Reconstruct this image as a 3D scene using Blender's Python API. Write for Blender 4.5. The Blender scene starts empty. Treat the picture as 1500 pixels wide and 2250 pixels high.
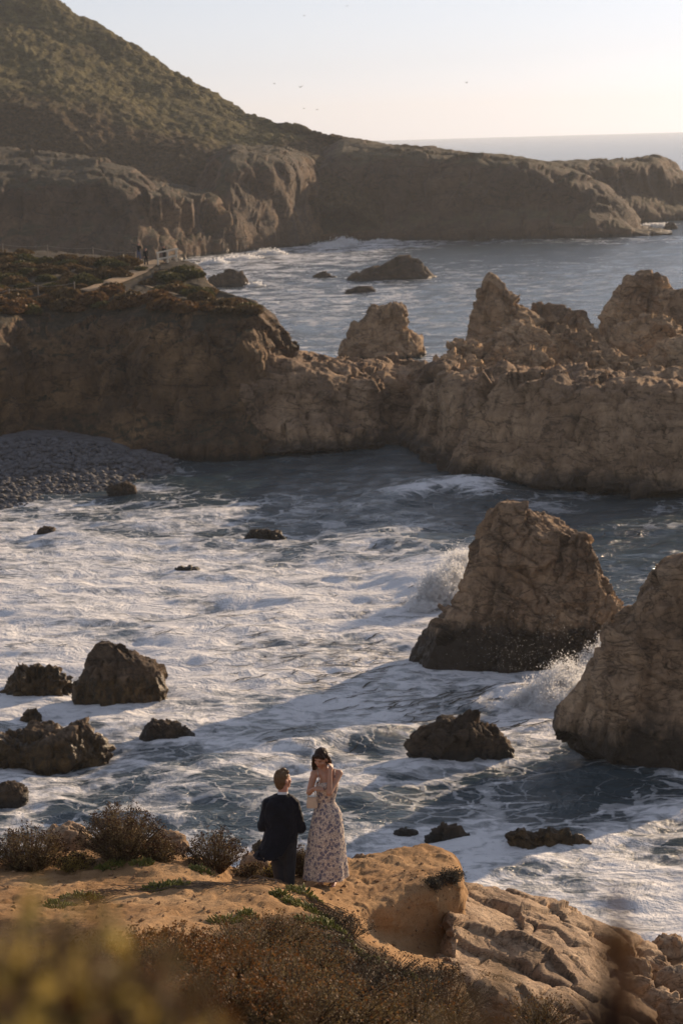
import bpy, math, random
import numpy as np
from mathutils import Vector, Matrix
from mathutils.bvhtree import BVHTree

random.seed(7)
rng = np.random.default_rng(11)
R = math.radians
scene = bpy.context.scene

# ------------------------------------------------------------------ camera
CAM_H = 26.0                      # metres above the sea
FPX = 5312.0                      # 85 mm on a 36 mm high frame, in photo pixels
PITCH = math.atan(829.0 / FPX)
ROLL = R(1.586)
FWD = Vector((0, math.cos(PITCH), -math.sin(PITCH)))
_r0 = Vector((1, 0, 0)); _u0 = Vector((0, math.sin(PITCH), math.cos(PITCH)))
RGT = _r0 * math.cos(ROLL) - _u0 * math.sin(ROLL)
UPV = _r0 * math.sin(ROLL) + _u0 * math.cos(ROLL)
CAM = Vector((0, 0, CAM_H))
cam_data = bpy.data.cameras.new("camera")
cam = bpy.data.objects.new("camera", cam_data)
scene.collection.objects.link(cam)
m3 = Matrix((RGT, UPV, -FWD)).transposed()
cam.matrix_world = Matrix.Translation(CAM) @ m3.to_4x4()
cam_data.sensor_fit = 'VERTICAL'
cam_data.sensor_height = 36.0
cam_data.sensor_width = 24.0
cam_data.lens = 85.0
cam_data.clip_start = 0.1
cam_data.clip_end = 40000
cam_data.dof.use_dof = True
cam_data.dof.focus_distance = 30.3
cam_data.dof.aperture_fstop = 4.5
scene.camera = cam

# ------------------------------------------------------------------ sky, sun, exposure
SUN_AZ, SUN_EL = R(40), R(14.5)     # azimuth measured from +Y (view) to +X (right)
world = bpy.data.worlds.new("World"); scene.world = world; world.use_nodes = True
wn = world.node_tree.nodes; wl = world.node_tree.links
bg = wn['Background']
sky = wn.new('ShaderNodeTexSky'); sky.sky_type = 'NISHITA'; sky.sun_disc = False
sky.sun_elevation = SUN_EL; sky.sun_rotation = SUN_AZ
sky.altitude = 20; sky.air_density = 1.0; sky.dust_density = 0.3; sky.ozone_density = 3.0
hs = wn.new('ShaderNodeHueSaturation'); hs.inputs['Saturation'].default_value = .26
wl.new(sky.outputs[0], hs.inputs['Color'])
tint = wn.new('ShaderNodeMix'); tint.data_type = 'RGBA'; tint.blend_type = 'MULTIPLY'; tint.inputs[0].default_value = 1.0
tint.inputs[7].default_value = (.895, .925, 1.06, 1)
wl.new(hs.outputs[0], tint.inputs[6]); wl.new(tint.outputs[2], bg.inputs[0]); bg.inputs[1].default_value = 0.10
sun_data = bpy.data.lights.new("sun", 'SUN'); sun_data.energy = 4.8; sun_data.angle = R(0.53)
sun_data.color = (1.0, 0.73, 0.47)
sun = bpy.data.objects.new("sun", sun_data); scene.collection.objects.link(sun)
SUN_V = Vector((math.sin(SUN_AZ) * math.cos(SUN_EL), math.cos(SUN_AZ) * math.cos(SUN_EL), math.sin(SUN_EL)))
sun.rotation_euler = SUN_V.to_track_quat('Z', 'Y').to_euler()
sun.location = (60, 60, 90)
vs = scene.view_settings
vs.view_transform = 'Standard'; vs.look = 'None'; vs.gamma = 1.0; vs.exposure = 0.34
vs.use_curve_mapping = False
scene.cycles.max_bounces = 4
scene.cycles.diffuse_bounces = 3
scene.cycles.glossy_bounces = 2
scene.cycles.volume_step_rate = 5
scene.cycles.volume_max_steps = 64
scene.cycles.volume_bounces = 0
scene.cycles.transparent_max_bounces = 8
scene.cycles.use_denoising = True

# ------------------------------------------------------------------ layout helpers
def ray(px, py):
    return FWD + RGT * ((px - 750.0) / FPX) - UPV * ((py - 1125.0) / FPX)
def at(px, py, d):
    """world point seen at photo pixel (px,py) at ground distance d"""
    v = ray(px, py); return CAM + v * (d / v.y)
def atz(px, py, z):
    v = ray(px, py); return CAM + v * ((z - CAM_H) / v.z)
def sea_at(px, py):
    return atz(px, py, 0.0)
def project(P):
    """N x 3 world -> N x 2 photo pixels"""
    d = P - np.array(CAM)
    w = d @ np.array(FWD)
    x = d @ np.array(RGT) / w * FPX + 750
    y = 1125 - d @ np.array(UPV) / w * FPX
    return np.stack([x, y], -1)

# ------------------------------------------------------------------ noise
def _h(ix, iy, iz, s):
    h = (ix.astype(np.uint32) * np.uint32(374761393) + iy.astype(np.uint32) * np.uint32(668265263)
         + iz.astype(np.uint32) * np.uint32(2147483647) + np.uint32((s * 974711 + 12345) & 0xffffffff))
    h = (h ^ (h >> np.uint32(13))) * np.uint32(1274126177)
    h = h ^ (h >> np.uint32(16)); h = h * np.uint32(2246822519); h = h ^ (h >> np.uint32(15))
    return h
def _f(h):
    return (h & np.uint32(0xffffff)).astype(np.float64) / 16777215.0
def perlin(P, seed=0):
    i = np.floor(P).astype(np.int64); f = P - i
    u = f * f * f * (f * (f * 6 - 15) + 10)
    out = 0
    for dx in (0, 1):
        wx = u[:, 0] if dx else 1 - u[:, 0]
        for dy in (0, 1):
            wy = u[:, 1] if dy else 1 - u[:, 1]
            for dz in (0, 1):
                wz = u[:, 2] if dz else 1 - u[:, 2]
                h = _h(i[:, 0] + dx, i[:, 1] + dy, i[:, 2] + dz, seed)
                gx = ((h & np.uint32(255)).astype(np.float64) / 127.5 - 1)
                gy = (((h >> np.uint32(8)) & np.uint32(255)).astype(np.float64) / 127.5 - 1)
                gz = (((h >> np.uint32(16)) & np.uint32(255)).astype(np.float64) / 127.5 - 1)
                out = out + wx * wy * wz * (gx * (f[:, 0] - dx) + gy * (f[:, 1] - dy) + gz * (f[:, 2] - dz))
    return out * 1.1
def fbm(P, scale, octaves=5, seed=0, gain=0.5, ridged=False):
    Q = P / scale; a = 1.0; o = np.zeros(len(P)); t = 0
    for k in range(octaves):
        n = perlin(Q + k * 17.3, seed + k)
        if ridged: n = 0.5 - np.abs(n) * 1.6
        o += a * n; t += a; a *= gain; Q = Q * 2.03
    return o / t * 1.5
def worley(P, seed=0):
    """returns F1, F2, vector to nearest, cell hash"""
    i = np.floor(P).astype(np.int64)
    n = len(P); F1 = np.full(n, 9.0); F2 = np.full(n, 9.0)
    V = np.zeros((n, 3)); H = np.zeros(n, np.uint32)
    for dx in (-1, 0, 1):
        for dy in (-1, 0, 1):
            for dz in (-1, 0, 1):
                h = _h(i[:, 0] + dx, i[:, 1] + dy, i[:, 2] + dz, seed)
                c = np.stack([i[:, 0] + dx + (h & np.uint32(1023)) / 1023.0,
                              i[:, 1] + dy + ((h >> np.uint32(10)) & np.uint32(1023)) / 1023.0,
                              i[:, 2] + dz + ((h >> np.uint32(20)) & np.uint32(1023)) / 1023.0], -1)
                d = P - c; r = np.sqrt((d * d).sum(-1))
                m = r < F1
                F2 = np.where(m, F1, np.minimum(F2, r))
                F1 = np.where(m, r, F1); V[m] = d[m]; H[m] = h[m]
    return F1, F2, V, H
def facet(P, scale, seed=0, tilt=0.7, rnd=0.5, crack=0.35, warp=0.5, stretch=(1, 1, 1)):
    """blocky fractured-rock relief, in units of scale"""
    Q = P / scale / np.array(stretch)
    w = np.stack([fbm(P + 31.7 * k, scale * 1.3, 3, seed + 50 + k) for k in range(3)], -1)
    F1, F2, V, H = worley(Q + w * warp, seed)
    h2 = (H * np.uint32(2654435761)) ^ (H >> np.uint32(7))
    g = np.stack([_f(h2) - .5, _f(h2 * np.uint32(1664525)) - .5, _f(h2 * np.uint32(22695477)) - .5], -1)
    edge = np.clip((F2 - F1) / 0.16, 0, 1); edge = edge * edge * (3 - 2 * edge)
    return tilt * (V * g * 2).sum(-1) + rnd * (_f(h2 ^ np.uint32(77777)) - .5) - crack * (1 - edge)
def sstep(a, b, x):
    t = np.clip((x - a) / (b - a), 0, 1); return t * t * (3 - 2 * t)

# ------------------------------------------------------------------ mesh helpers
COL = scene.collection
def mesh_np(name, V, F):
    """V (n,3); F (m,k) uniform polygon size"""
    me = bpy.data.meshes.new(name)
    V = np.asarray(V, np.float32); F = np.asarray(F, np.int32)
    n, k = F.shape
    me.vertices.add(len(V)); me.vertices.foreach_set('co', V.ravel())
    me.loops.add(n * k); me.loops.foreach_set('vertex_index', F.ravel())
    me.polygons.add(n)
    me.polygons.foreach_set('loop_start', np.arange(0, n * k, k, dtype=np.int32))
    me.polygons.foreach_set('loop_total', np.full(n, k, np.int32))
    me.update(calc_edges=True); me.validate()
    return me
def smooth(me, on=True):
    me.polygons.foreach_set('use_smooth', np.full(len(me.polygons), on)); me.update()
def link(name, me, mat=None, parent=None, smooth_on=True):
    o = bpy.data.objects.new(name, me); COL.objects.link(o)
    if me is not None:
        if mat is not None and not me.materials:
            me.materials.append(mat)
        if smooth_on is not None: smooth(me, smooth_on)
    if parent is not None: o.parent = parent
    return o
def tag(o, label=None, cat=None, group=None, kind=None):
    if label: o['label'] = label
    if cat: o['category'] = cat
    if group: o['group'] = group
    if kind: o['kind'] = kind
    return o
def empty(name, loc):
    o = bpy.data.objects.new(name, None); COL.objects.link(o); o.location = loc
    o.empty_display_size = 0.1
    return o
def grid_faces(nu, nv, wrap_u=False):
    a = np.arange(nu * nv).reshape(nu, nv)
    if wrap_u: a = np.concatenate([a, a[:1]], 0)
    return np.stack([a[:-1, :-1], a[1:, :-1], a[1:, 1:], a[:-1, 1:]], -1).reshape(-1, 4)
def grid_normals(G, wrap_u=False):
    if wrap_u:
        du = np.roll(G, -1, 0) - np.roll(G, 1, 0)
    else:
        du = np.gradient(G, axis=0)
    dv = np.gradient(G, axis=1)
    n = np.cross(du, dv); l = np.linalg.norm(n, axis=-1, keepdims=True)
    return n / np.maximum(l, 1e-9)
def cr(ctrl, t):
    """Catmull-Rom along axis 0, t in [0, n-1]"""
    n = len(ctrl); i = np.clip(np.floor(t).astype(int), 0, n - 2); f = t - i
    f = f.reshape(f.shape + (1,) * (ctrl.ndim - 1))
    p0 = ctrl[np.clip(i - 1, 0, n - 1)]; p1 = ctrl[i]; p2 = ctrl[i + 1]; p3 = ctrl[np.clip(i + 2, 0, n - 1)]
    m1 = (p2 - p0) * .42; m2 = (p3 - p1) * .42
    f2 = f * f; f3 = f2 * f
    return (2 * f3 - 3 * f2 + 1) * p1 + (f3 - 2 * f2 + f) * m1 + (-2 * f3 + 3 * f2) * p2 + (f3 - f2) * m2
def arc_t(C, n):
    """parameter values spread evenly by length over control rows C (k, ..., 3)"""
    d = np.linalg.norm(np.diff(C, axis=0), axis=-1)
    if d.ndim > 1: d = d.mean(axis=tuple(range(1, d.ndim)))
    d = np.maximum(d, d.sum() * 0.01)
    s = np.concatenate([[0], np.cumsum(d)]); s /= s[-1]
    return np.interp(np.linspace(0, 1, n), s, np.arange(len(C)))
def loft(ctrl, nu, nv, tu=None, tv=None):
    """ctrl (kv curves, ku points, 3) -> grid (nu, nv, 3)"""
    C = np.array([[tuple(p) for p in row] for row in ctrl], float)
    tv = arc_t(C, nv) if tv is None else tv
    A = cr(C, tv)                                  # nv, ku, 3
    A = np.swapaxes(A, 0, 1)                       # ku, nv, 3
    tu = arc_t(A, nu) if tu is None else tu
    return cr(A, tu)                               # nu, nv, 3
def displace(G, fn, wrap=False, mask=None, soft=0.0):
    N = grid_normals(G, wrap)
    d = fn(G.reshape(-1, 3)).reshape(G.shape[:2])
    if soft: d = d * (1 - soft * sstep(.55, .9, N[..., 2]))
    if mask is not None: d = d * mask
    return G + N * d[..., None]
def bvh_of(me):
    V = [v.co for v in me.vertices]; F = [tuple(p.vertices) for p in me.polygons]
    return BVHTree.FromPolygons(V, F)

# ------------------------------------------------------------------ materials
def new_mat(name):
    m = bpy.data.materials.new(name); m.use_nodes = True
    return m, m.node_tree.nodes, m.node_tree.links, m.node_tree.nodes['Principled BSDF']
def nd(nodes, t, **kw):
    n = nodes.new(t)
    for k, v in kw.items(): setattr(n, k, v)
    return n
def noise_node(n, l, coord, scale, detail=6, rough=.55, dist=0.0):
    t = n.new('ShaderNodeTexNoise'); t.inputs['Scale'].default_value = scale
    t.inputs['Detail'].default_value = detail; t.inputs['Roughness'].default_value = rough
    t.inputs['Distortion'].default_value = dist
    l.new(coord, t.inputs['Vector']); return t
def ramp(n, l, src, stops):
    r = n.new('ShaderNodeValToRGB'); e = r.color_ramp.elements
    while len(e) < len(stops): e.new(0.5)
    for k, (p, c) in enumerate(stops):
        e[k].position = p
        e[k].color = (c, c, c, 1) if isinstance(c, (int, float)) else (*c, 1)
    l.new(src, r.inputs[0]); return r
def mixc(n, l, fac, a, b, mode='MIX'):
    x = n.new('ShaderNodeMix'); x.data_type = 'RGBA'; x.blend_type = mode
    for s, v in ((0, fac), (6, a), (7, b)):
        if isinstance(v, (int, float)): x.inputs[s].default_value = v
        elif isinstance(v, tuple): x.inputs[s].default_value = (*v, 1)
        else: l.new(v, x.inputs[s])
    return x.outputs[2]
def math_n(n, l, op, a, b=0.0, c=None, clamp=False):
    x = n.new('ShaderNodeMath'); x.operation = op; x.use_clamp = clamp
    for k, v in enumerate((a, b) if c is None else (a, b, c)):
        if isinstance(v, (int, float)): x.inputs[k].default_value = v
        else: l.new(v, x.inputs[k])
    return x.outputs[0]
def maprange(n, l, v, a, b, c=0.0, d=1.0):
    x = n.new('ShaderNodeMapRange'); x.interpolation_type = 'SMOOTHSTEP'
    for k, q in zip((1, 2, 3, 4), (a, b, c, d)):
        if isinstance(q, (int, float)): x.inputs[k].default_value = q
        else: l.new(q, x.inputs[k])
    l.new(v, x.inputs[0]); return x.outputs[0]
def position(n):
    return n.new('ShaderNodeNewGeometry').outputs['Position']

def rock_material(name, pale, mid, dark, scale=1.0, tide=None, wet=(0.022, 0.018, 0.013), bump=0.6,
                  rough=.85, algae=None, stretch=(1, 1, .45), wet_rough=.45, veg=None):
    m, n, l, p = new_mat(name)
    pos = position(n)
    mp = n.new('ShaderNodeMapping'); mp.inputs['Scale'].default_value = stretch; l.new(pos, mp.inputs[0])
    big = noise_node(n, l, mp.outputs[0], .35 * scale, 6, .6, .6)
    fine = noise_node(n, l, mp.outputs[0], 2.4 * scale, 10, .72, .5)
    base = ramp(n, l, big.outputs[0], [(.30, dark), (.48, mid), (.70, pale)]).outputs[0]
    base = mixc(n, l, .85, base, ramp(n, l, fine.outputs[0], [(.30, (.22, .20, .19)), (.47, (.85, .84, .83)), (.62, (1.1, 1.1, 1.1)), (.8, (1.45, 1.42, 1.36))]).outputs[0], 'MULTIPLY')
    lines = None
    for rot, sc_, wdt, str_ in (((.5, .3, .2), 0.45, .020, .6), ((-.7, .9, 1.4), .8, .016, .42), ((.2, -1.1, .6), 2.1, .022, .25)):
        mr = n.new('ShaderNodeMapping'); mr.inputs['Rotation'].default_value = rot; mr.inputs['Scale'].default_value = (1, 1, 2.6); l.new(pos, mr.inputs[0])
        t_ = noise_node(n, l, mr.outputs[0], sc_ * scale, 4, .55, .9)
        e_ = math_n(n, l, 'ABSOLUTE', math_n(n, l, 'SUBTRACT', t_.outputs[0], .5))
        q_ = maprange(n, l, e_, 0.0, wdt, 1 - str_, 1.0)
        lines = q_ if lines is None else math_n(n, l, 'MULTIPLY', lines, q_)
    band = n.new('ShaderNodeMapping'); band.inputs['Rotation'].default_value = (.45, .35, 0); band.inputs['Scale'].default_value = (.25, .25, 2.2); l.new(pos, band.inputs[0])
    bt = noise_node(n, l, band.outputs[0], .9 * scale, 5, .6, .3)
    base = mixc(n, l, .6, base, ramp(n, l, bt.outputs[0], [(.32, (.55, .52, .50)), (.5, (1, 1, 1)), (.68, (1.25, 1.22, 1.15))]).outputs[0], 'MULTIPLY')
    crack = lines
    base = mixc(n, l, .85, base, lines, 'MULTIPLY')
    sep = n.new('ShaderNodeSeparateXYZ'); l.new(pos, sep.inputs[0])
    rgh = None
    if veg is not None:                       # vegetation mat on gentle ground (by slope)
        nz = n.new('ShaderNodeSeparateXYZ'); l.new(n.new('ShaderNodeNewGeometry').outputs['Normal'], nz.inputs[0])
        j = math_n(n, l, 'ADD', nz.outputs[2], math_n(n, l, 'MULTIPLY', math_n(n, l, 'SUBTRACT', big.outputs[0], .5), veg[3]))
        vg = ramp(n, l, fine.outputs[0], [(.35, veg[0]), (.55, veg[1]), (.7, veg[2])]).outputs[0]
        base = mixc(n, l, maprange(n, l, j, veg[4], veg[5]), base, vg)
    if tide is not None:
        jit = math_n(n, l, 'MULTIPLY_ADD', fine.outputs[0], tide[1] * 1.2, sep.outputs[2])
        jit = math_n(n, l, 'MULTIPLY_ADD', big.outputs[0], tide[1] * 2.0, jit)
        f = maprange(n, l, jit, tide[0] + tide[1] * 1.2, tide[0] + tide[1] * 2.1, 1.0, 0.0)
        wc = wet
        if algae is not None:
            wc = ramp(n, l, fine.outputs[0], [(.38, wet), (.55, algae[0]), (.68, algae[1])]).outputs[0]
        base = mixc(n, l, f, base, wc)
        rgh = math_n(n, l, 'MULTIPLY_ADD', f, wet_rough - rough, rough)
    l.new(base, p.inputs['Base Color'])
    if rgh is not None: l.new(rgh, p.inputs['Roughness'])
    else: p.inputs['Roughness'].default_value = rough
    p.inputs['Specular IOR Level'].default_value = .35
    bsum = math_n(n, l, 'MULTIPLY_ADD', crack, .25, math_n(n, l, 'ADD', fine.outputs[0], math_n(n, l, 'MULTIPLY', big.outputs[0], 1.2)))
    b = n.new('ShaderNodeBump'); b.inputs['Strength'].default_value = bump; b.inputs['Distance'].default_value = .25 / scale
    l.new(bsum, b.inputs['Height']); l.new(b.outputs[0], p.inputs['Normal'])
    return m
def simple_mat(name, c, rough=.8, var=.25, scale=20, bump=0.0, spec=.3, trans=0.0, obj=False):
    m, n, l, p = new_mat(name)
    co = n.new('ShaderNodeTexCoord').outputs['Object'] if obj else position(n)
    t = noise_node(n, l, co, scale, 4)
    a = tuple(x * (1 - var) for x in c); b = tuple(min(1, x * (1 + var)) for x in c)
    l.new(ramp(n, l, t.outputs[0], [(.3, a), (.7, b)]).outputs[0], p.inputs['Base Color'])
    p.inputs['Roughness'].default_value = rough; p.inputs['Specular IOR Level'].default_value = spec
    if trans: p.inputs['Transmission Weight'].default_value = trans
    if bump:
        bm = n.new('ShaderNodeBump'); bm.inputs['Strength'].default_value = bump; bm.inputs['Distance'].default_value = .5 / scale
        l.new(t.outputs[0], bm.inputs['Height']); l.new(bm.outputs[0], p.inputs['Normal'])
    return m
def leaf_mat(name, stops, scale=6.0, rough=.65, transl=.3):
    """foliage: colour varies through the plant, a little light passes the leaves"""
    m, n, l, p = new_mat(name)
    t = noise_node(n, l, position(n), scale, 5, .7)
    c = ramp(n, l, t.outputs[0], stops).outputs[0]
    l.new(c, p.inputs['Base Color']); p.inputs['Roughness'].default_value = rough
    p.inputs['Specular IOR Level'].default_value = .25
    tr = n.new('ShaderNodeBsdfTranslucent'); l.new(c, tr.inputs[0])
    mx = n.new('ShaderNodeMixShader'); mx.inputs[0].default_value = transl
    l.new(p.outputs[0], mx.inputs[1]); l.new(tr.outputs[0], mx.inputs[2])
    l.new(mx.outputs[0], n['Material Output'].inputs[0])
    return m
# ------------------------------------------------------------------ shared materials
M = {}
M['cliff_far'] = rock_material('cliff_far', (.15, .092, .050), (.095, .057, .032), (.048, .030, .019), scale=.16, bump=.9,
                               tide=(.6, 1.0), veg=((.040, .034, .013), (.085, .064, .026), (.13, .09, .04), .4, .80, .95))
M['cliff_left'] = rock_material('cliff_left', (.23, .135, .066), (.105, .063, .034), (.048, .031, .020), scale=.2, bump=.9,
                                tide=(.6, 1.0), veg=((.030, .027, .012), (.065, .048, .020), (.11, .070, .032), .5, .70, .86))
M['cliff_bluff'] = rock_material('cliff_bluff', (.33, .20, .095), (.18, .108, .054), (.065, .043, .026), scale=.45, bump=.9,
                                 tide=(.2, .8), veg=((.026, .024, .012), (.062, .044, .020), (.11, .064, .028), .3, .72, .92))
M['cliff_wall'] = rock_material('cliff_wall', (.56, .385, .235), (.35, .225, .130), (.15, .097, .060), scale=.5, bump=.9, tide=(1.2, 1.4),
                                wet=(.055, .037, .022))
M['stack'] = rock_material('stack', (.56, .385, .24), (.37, .240, .142), (.16, .104, .064), scale=.8, bump=1.0, tide=(1.9, 1.5),
                           wet=(.050, .034, .021))
M['stack_far'] = rock_material('stack_far', (.62, .43, .26), (.44, .295, .17), (.20, .13, .078), scale=.5, bump=.8, tide=(.5, .6),
                               wet=(.03, .023, .016))
M['dark_rock'] = rock_material('dark_rock', (.15, .10, .06), (.075, .049, .030), (.032, .022, .015), scale=1.1, bump=.8, tide=(.4, .5),
                               wet=(.018, .015, .011))
M['weed_rock'] = rock_material('weed_rock', (.26, .18, .115), (.12, .078, .047), (.045, .031, .02), scale=1.6, bump=1.0, tide=(1.3, .5),
                               wet=(.016, .013, .008), algae=((.10, .056, .018), (.19, .11, .032)), wet_rough=.35)
M['hill'] = None

# scrub-covered hillside
m, n, l, p = new_mat('hill_scrub')
pos = position(n)
t1 = noise_node(n, l, pos, .035, 5, .6, .5); t2 = noise_node(n, l, pos, .22, 6, .7); t3 = noise_node(n, l, pos, .9, 4, .7)
c1 = ramp(n, l, t2.outputs[0], [(.33, (.030, .027, .011)), (.5, (.100, .086, .032)), (.68, (.20, .165, .062))]).outputs[0]
c2 = ramp(n, l, t3.outputs[0], [(.33, (.030, .022, .013)), (.55, (.085, .057, .028)), (.72, (.15, .105, .05))]).outputs[0]
attr = nd(n, 'ShaderNodeAttribute', attribute_name='brown')
f = math_n(n, l, 'ADD', attr.outputs['Fac'], math_n(n, l, 'MULTIPLY', math_n(n, l, 'SUBTRACT', t1.outputs[0], .5), 1.6))
c = mixc(n, l, maprange(n, l, f, .25, .75), c1, c2)
l.new(c, p.inputs['Base Color']); p.inputs['Roughness'].default_value = .9; p.inputs['Specular IOR Level'].default_value = .1
b = n.new('ShaderNodeBump'); b.inputs['Strength'].default_value = 1.0; b.inputs['Distance'].default_value = 1.6
l.new(math_n(n, l, 'ADD', t3.outputs[0], t2.outputs[0]), b.inputs['Height']); l.new(b.outputs[0], p.inputs['Normal'])
M['hill'] = m

# sand / decomposed granite
m, n, l, p = new_mat('ochre_sand')
pos = position(n)
t1 = noise_node(n, l, pos, .9, 6, .6, .4); t2 = noise_node(n, l, pos, 9, 8, .7); t3 = noise_node(n, l, pos, 60, 3, .6)
c = ramp(n, l, t1.outputs[0], [(.3, (.29, .165, .075)), (.52, (.40, .245, .122)), (.75, (.49, .325, .18))]).outputs[0]
c = mixc(n, l, .8, c, ramp(n, l, t2.outputs[0], [(.28, (.42, .38, .34)), (.45, (1, 1, 1)), (.8, (1.12, 1.1, 1.05))]).outputs[0], 'MULTIPLY')
c = mixc(n, l, .5, c, ramp(n, l, t3.outputs[0], [(.35, (.6, .58, .55)), (.55, (1, 1, 1))]).outputs[0], 'MULTIPLY')
attr = nd(n, 'ShaderNodeAttribute', attribute_name='litter')
lit = ramp(n, l, t2.outputs[0], [(.3, (.035, .024, .014)), (.5, (.085, .055, .030)), (.7, (.15, .10, .055))]).outputs[0]
ff = math_n(n, l, 'ADD', attr.outputs['Fac'], math_n(n, l, 'MULTIPLY', math_n(n, l, 'SUBTRACT', t2.outputs[0], .5), 1.5))
c = mixc(n, l, maprange(n, l, ff, .35, .65), c, lit)
l.new(c, p.inputs['Base Color']); p.inputs['Roughness'].default_value = .95; p.inputs['Specular IOR Level'].default_value = .12
b = n.new('ShaderNodeBump'); b.inputs['Strength'].default_value = .7; b.inputs['Distance'].default_value = .05
l.new(math_n(n, l, 'MULTIPLY_ADD', t3.outputs[0], .25, t2.outputs[0]), b.inputs['Height']); l.new(b.outputs[0], p.inputs['Normal'])
M['sand'] = m
M['path'] = simple_mat('path_dust', (.40, .28, .165), .95, .25, 1.5)
M['granite'] = rock_material('granite', (.56, .41, .27), (.44, .30, .185), (.25, .165, .10), scale=3.2, bump=.6, stretch=(1, 1, 1))
# ------------------------------------------------------------------ sea
m, n, l, p = new_mat('sea_water')
pos = position(n)
attr = nd(n, 'ShaderNodeAttribute', attribute_name='foam')
fb = noise_node(n, l, pos, .16, 3, .55, .4)
mp = n.new('ShaderNodeMapping'); mp.inputs['Scale'].default_value = (.75, 1.0, 1.0); l.new(pos, mp.inputs[0])
wz = noise_node(n, l, pos, .45, 4, .6)
wv = mixc(n, l, 1.0, mp.outputs[0], mixc(n, l, 1.0, wz.outputs['Color'], (2.2, 2.2, 0.0), 'MULTIPLY'), 'ADD')
fn = noise_node(n, l, mp.outputs[0], 1.4, 7, .7, .8)
cov = attr.outputs['Fac']
lace = None
for sc_, wk in ((.36, .50), (.95, .44)):
    v = n.new('ShaderNodeTexVoronoi'); v.feature = 'DISTANCE_TO_EDGE'; v.inputs['Scale'].default_value = sc_; l.new(wv, v.inputs['Vector'])
    wd = math_n(n, l, 'MAXIMUM', math_n(n, l, 'MULTIPLY_ADD', math_n(n, l, 'ADD', cov, math_n(n, l, 'MULTIPLY', math_n(n, l, 'SUBTRACT', fb.outputs[0], .5), 1.5)), wk, -.07), .004)
    e = math_n(n, l, 'DIVIDE', v.outputs['Distance'], wd)
    q = maprange(n, l, e, .35, 1.15, 1.0, 0.0)
    lace = q if lace is None else math_n(n, l, 'MULTIPLY_ADD', q, .55, math_n(n, l, 'MULTIPLY', lace, .62))
patch = maprange(n, l, math_n(n, l, 'ADD', math_n(n, l, 'MULTIPLY_ADD', fn.outputs[0], 1.1, math_n(n, l, 'MULTIPLY', fb.outputs[0], .9)), cov), 1.32, 1.95)
gate = maprange(n, l, cov, .02, .30)
thick = math_n(n, l, 'MULTIPLY', math_n(n, l, 'ADD', math_n(n, l, 'MULTIPLY', lace, maprange(n, l, fn.outputs[0], .28, .62, .25, .95)), math_n(n, l, 'MULTIPLY', patch, .75), None, True), gate)
fc = mixc(n, l, fn.outputs[0], (.74, .74, .75), (.92, .91, .90))
wc = mixc(n, l, maprange(n, l, attr.outputs['Fac'], .1, .8), (.018, .043, .056), (.090, .116, .128))
l.new(mixc(n, l, thick, wc, fc), p.inputs['Base Color'])
l.new(math_n(n, l, 'MULTIPLY_ADD', thick, .6, .16), p.inputs['Roughness'])
p.inputs['IOR'].default_value = 1.33
bn1 = noise_node(n, l, mp.outputs[0], .5, 6, .62, .5); bn2 = noise_node(n, l, pos, 3.2, 5, .65, .3)
bh = math_n(n, l, 'MULTIPLY_ADD', bn2.outputs[0], .11, bn1.outputs[0])
bh = math_n(n, l, 'MULTIPLY_ADD', thick, .05, bh)
b = n.new('ShaderNodeBump'); b.inputs['Strength'].default_value = .95; b.inputs['Distance'].default_value = .9
l.new(bh, b.inputs['Height']); l.new(b.outputs[0], p.inputs['Normal'])
M['sea'] = m

ncol = 400
ys = np.concatenate([np.exp(np.linspace(math.log(55), math.log(225), 560))[:-1], np.exp(np.linspace(math.log(225), math.log(850), 260))[:-1], np.exp(np.linspace(math.log(850), math.log(9000), 90))])
sx = np.linspace(-1, 1, ncol); sx = sx * (0.75 + 0.25 * sx * sx)
Y = np.repeat(ys[None, :], ncol, 0)
X = sx[:, None] * (ys[None, :] * 0.21 + 14)
PT = np.stack([X, Y, np.zeros_like(X)], -1).reshape(-1, 3)
pix = project(PT)
fade = np.clip(1500 / PT[:, 1], 0.0, 1)
near = sstep(330, 150, PT[:, 1])
A2 = PT * np.array([1, .55, 1]); A2[:, 2] = 3.3
z = fbm(A2, 14, 2, 3) * .42 + fbm(PT * np.array([.7, 1.2, 1]), 4.5, 3, 9) * .50 * (0.7 + .3 * near) + fbm(PT * np.array([.8, 1.2, 1]), 1.5, 2, 15) * .15 * near
z *= fade
def crest(pts, height, back, front, zz):
    """add a wave ridge along a world polyline; steeper on the shore side"""
    W = np.array([[p.x, p.y] for p in pts]); best = np.full(len(PT), 1e9); sg = np.zeros(len(PT)); hh = np.zeros(len(PT))
    for k in range(len(W) - 1):
        a, bb = W[k], W[k + 1]; d = bb - a; L = np.linalg.norm(d); d = d / L
        q = PT[:, :2] - a; t = np.clip(q @ d, 0, L); r = q - t[:, None] * d
        dist = np.linalg.norm(r, axis=1); s_ = np.sign(q[:, 0] * d[1] - q[:, 1] * d[0])
        mm = dist < best; best[mm] = dist[mm]; sg[mm] = s_[mm]
        u = (k + t / L) / (len(W) - 1); hh[mm] = np.sin(np.pi * np.clip(u[mm], .02, .98)) ** .6
    w = np.where(sg > 0, front, back)
    return zz + height * hh * np.exp(-(best / w) ** 2), hh * np.exp(-(best / (w * .5)) ** 2)
wob = fbm(PT, 6, 3, 77) * 1.2
wave_foam = np.zeros(len(PT))
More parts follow.
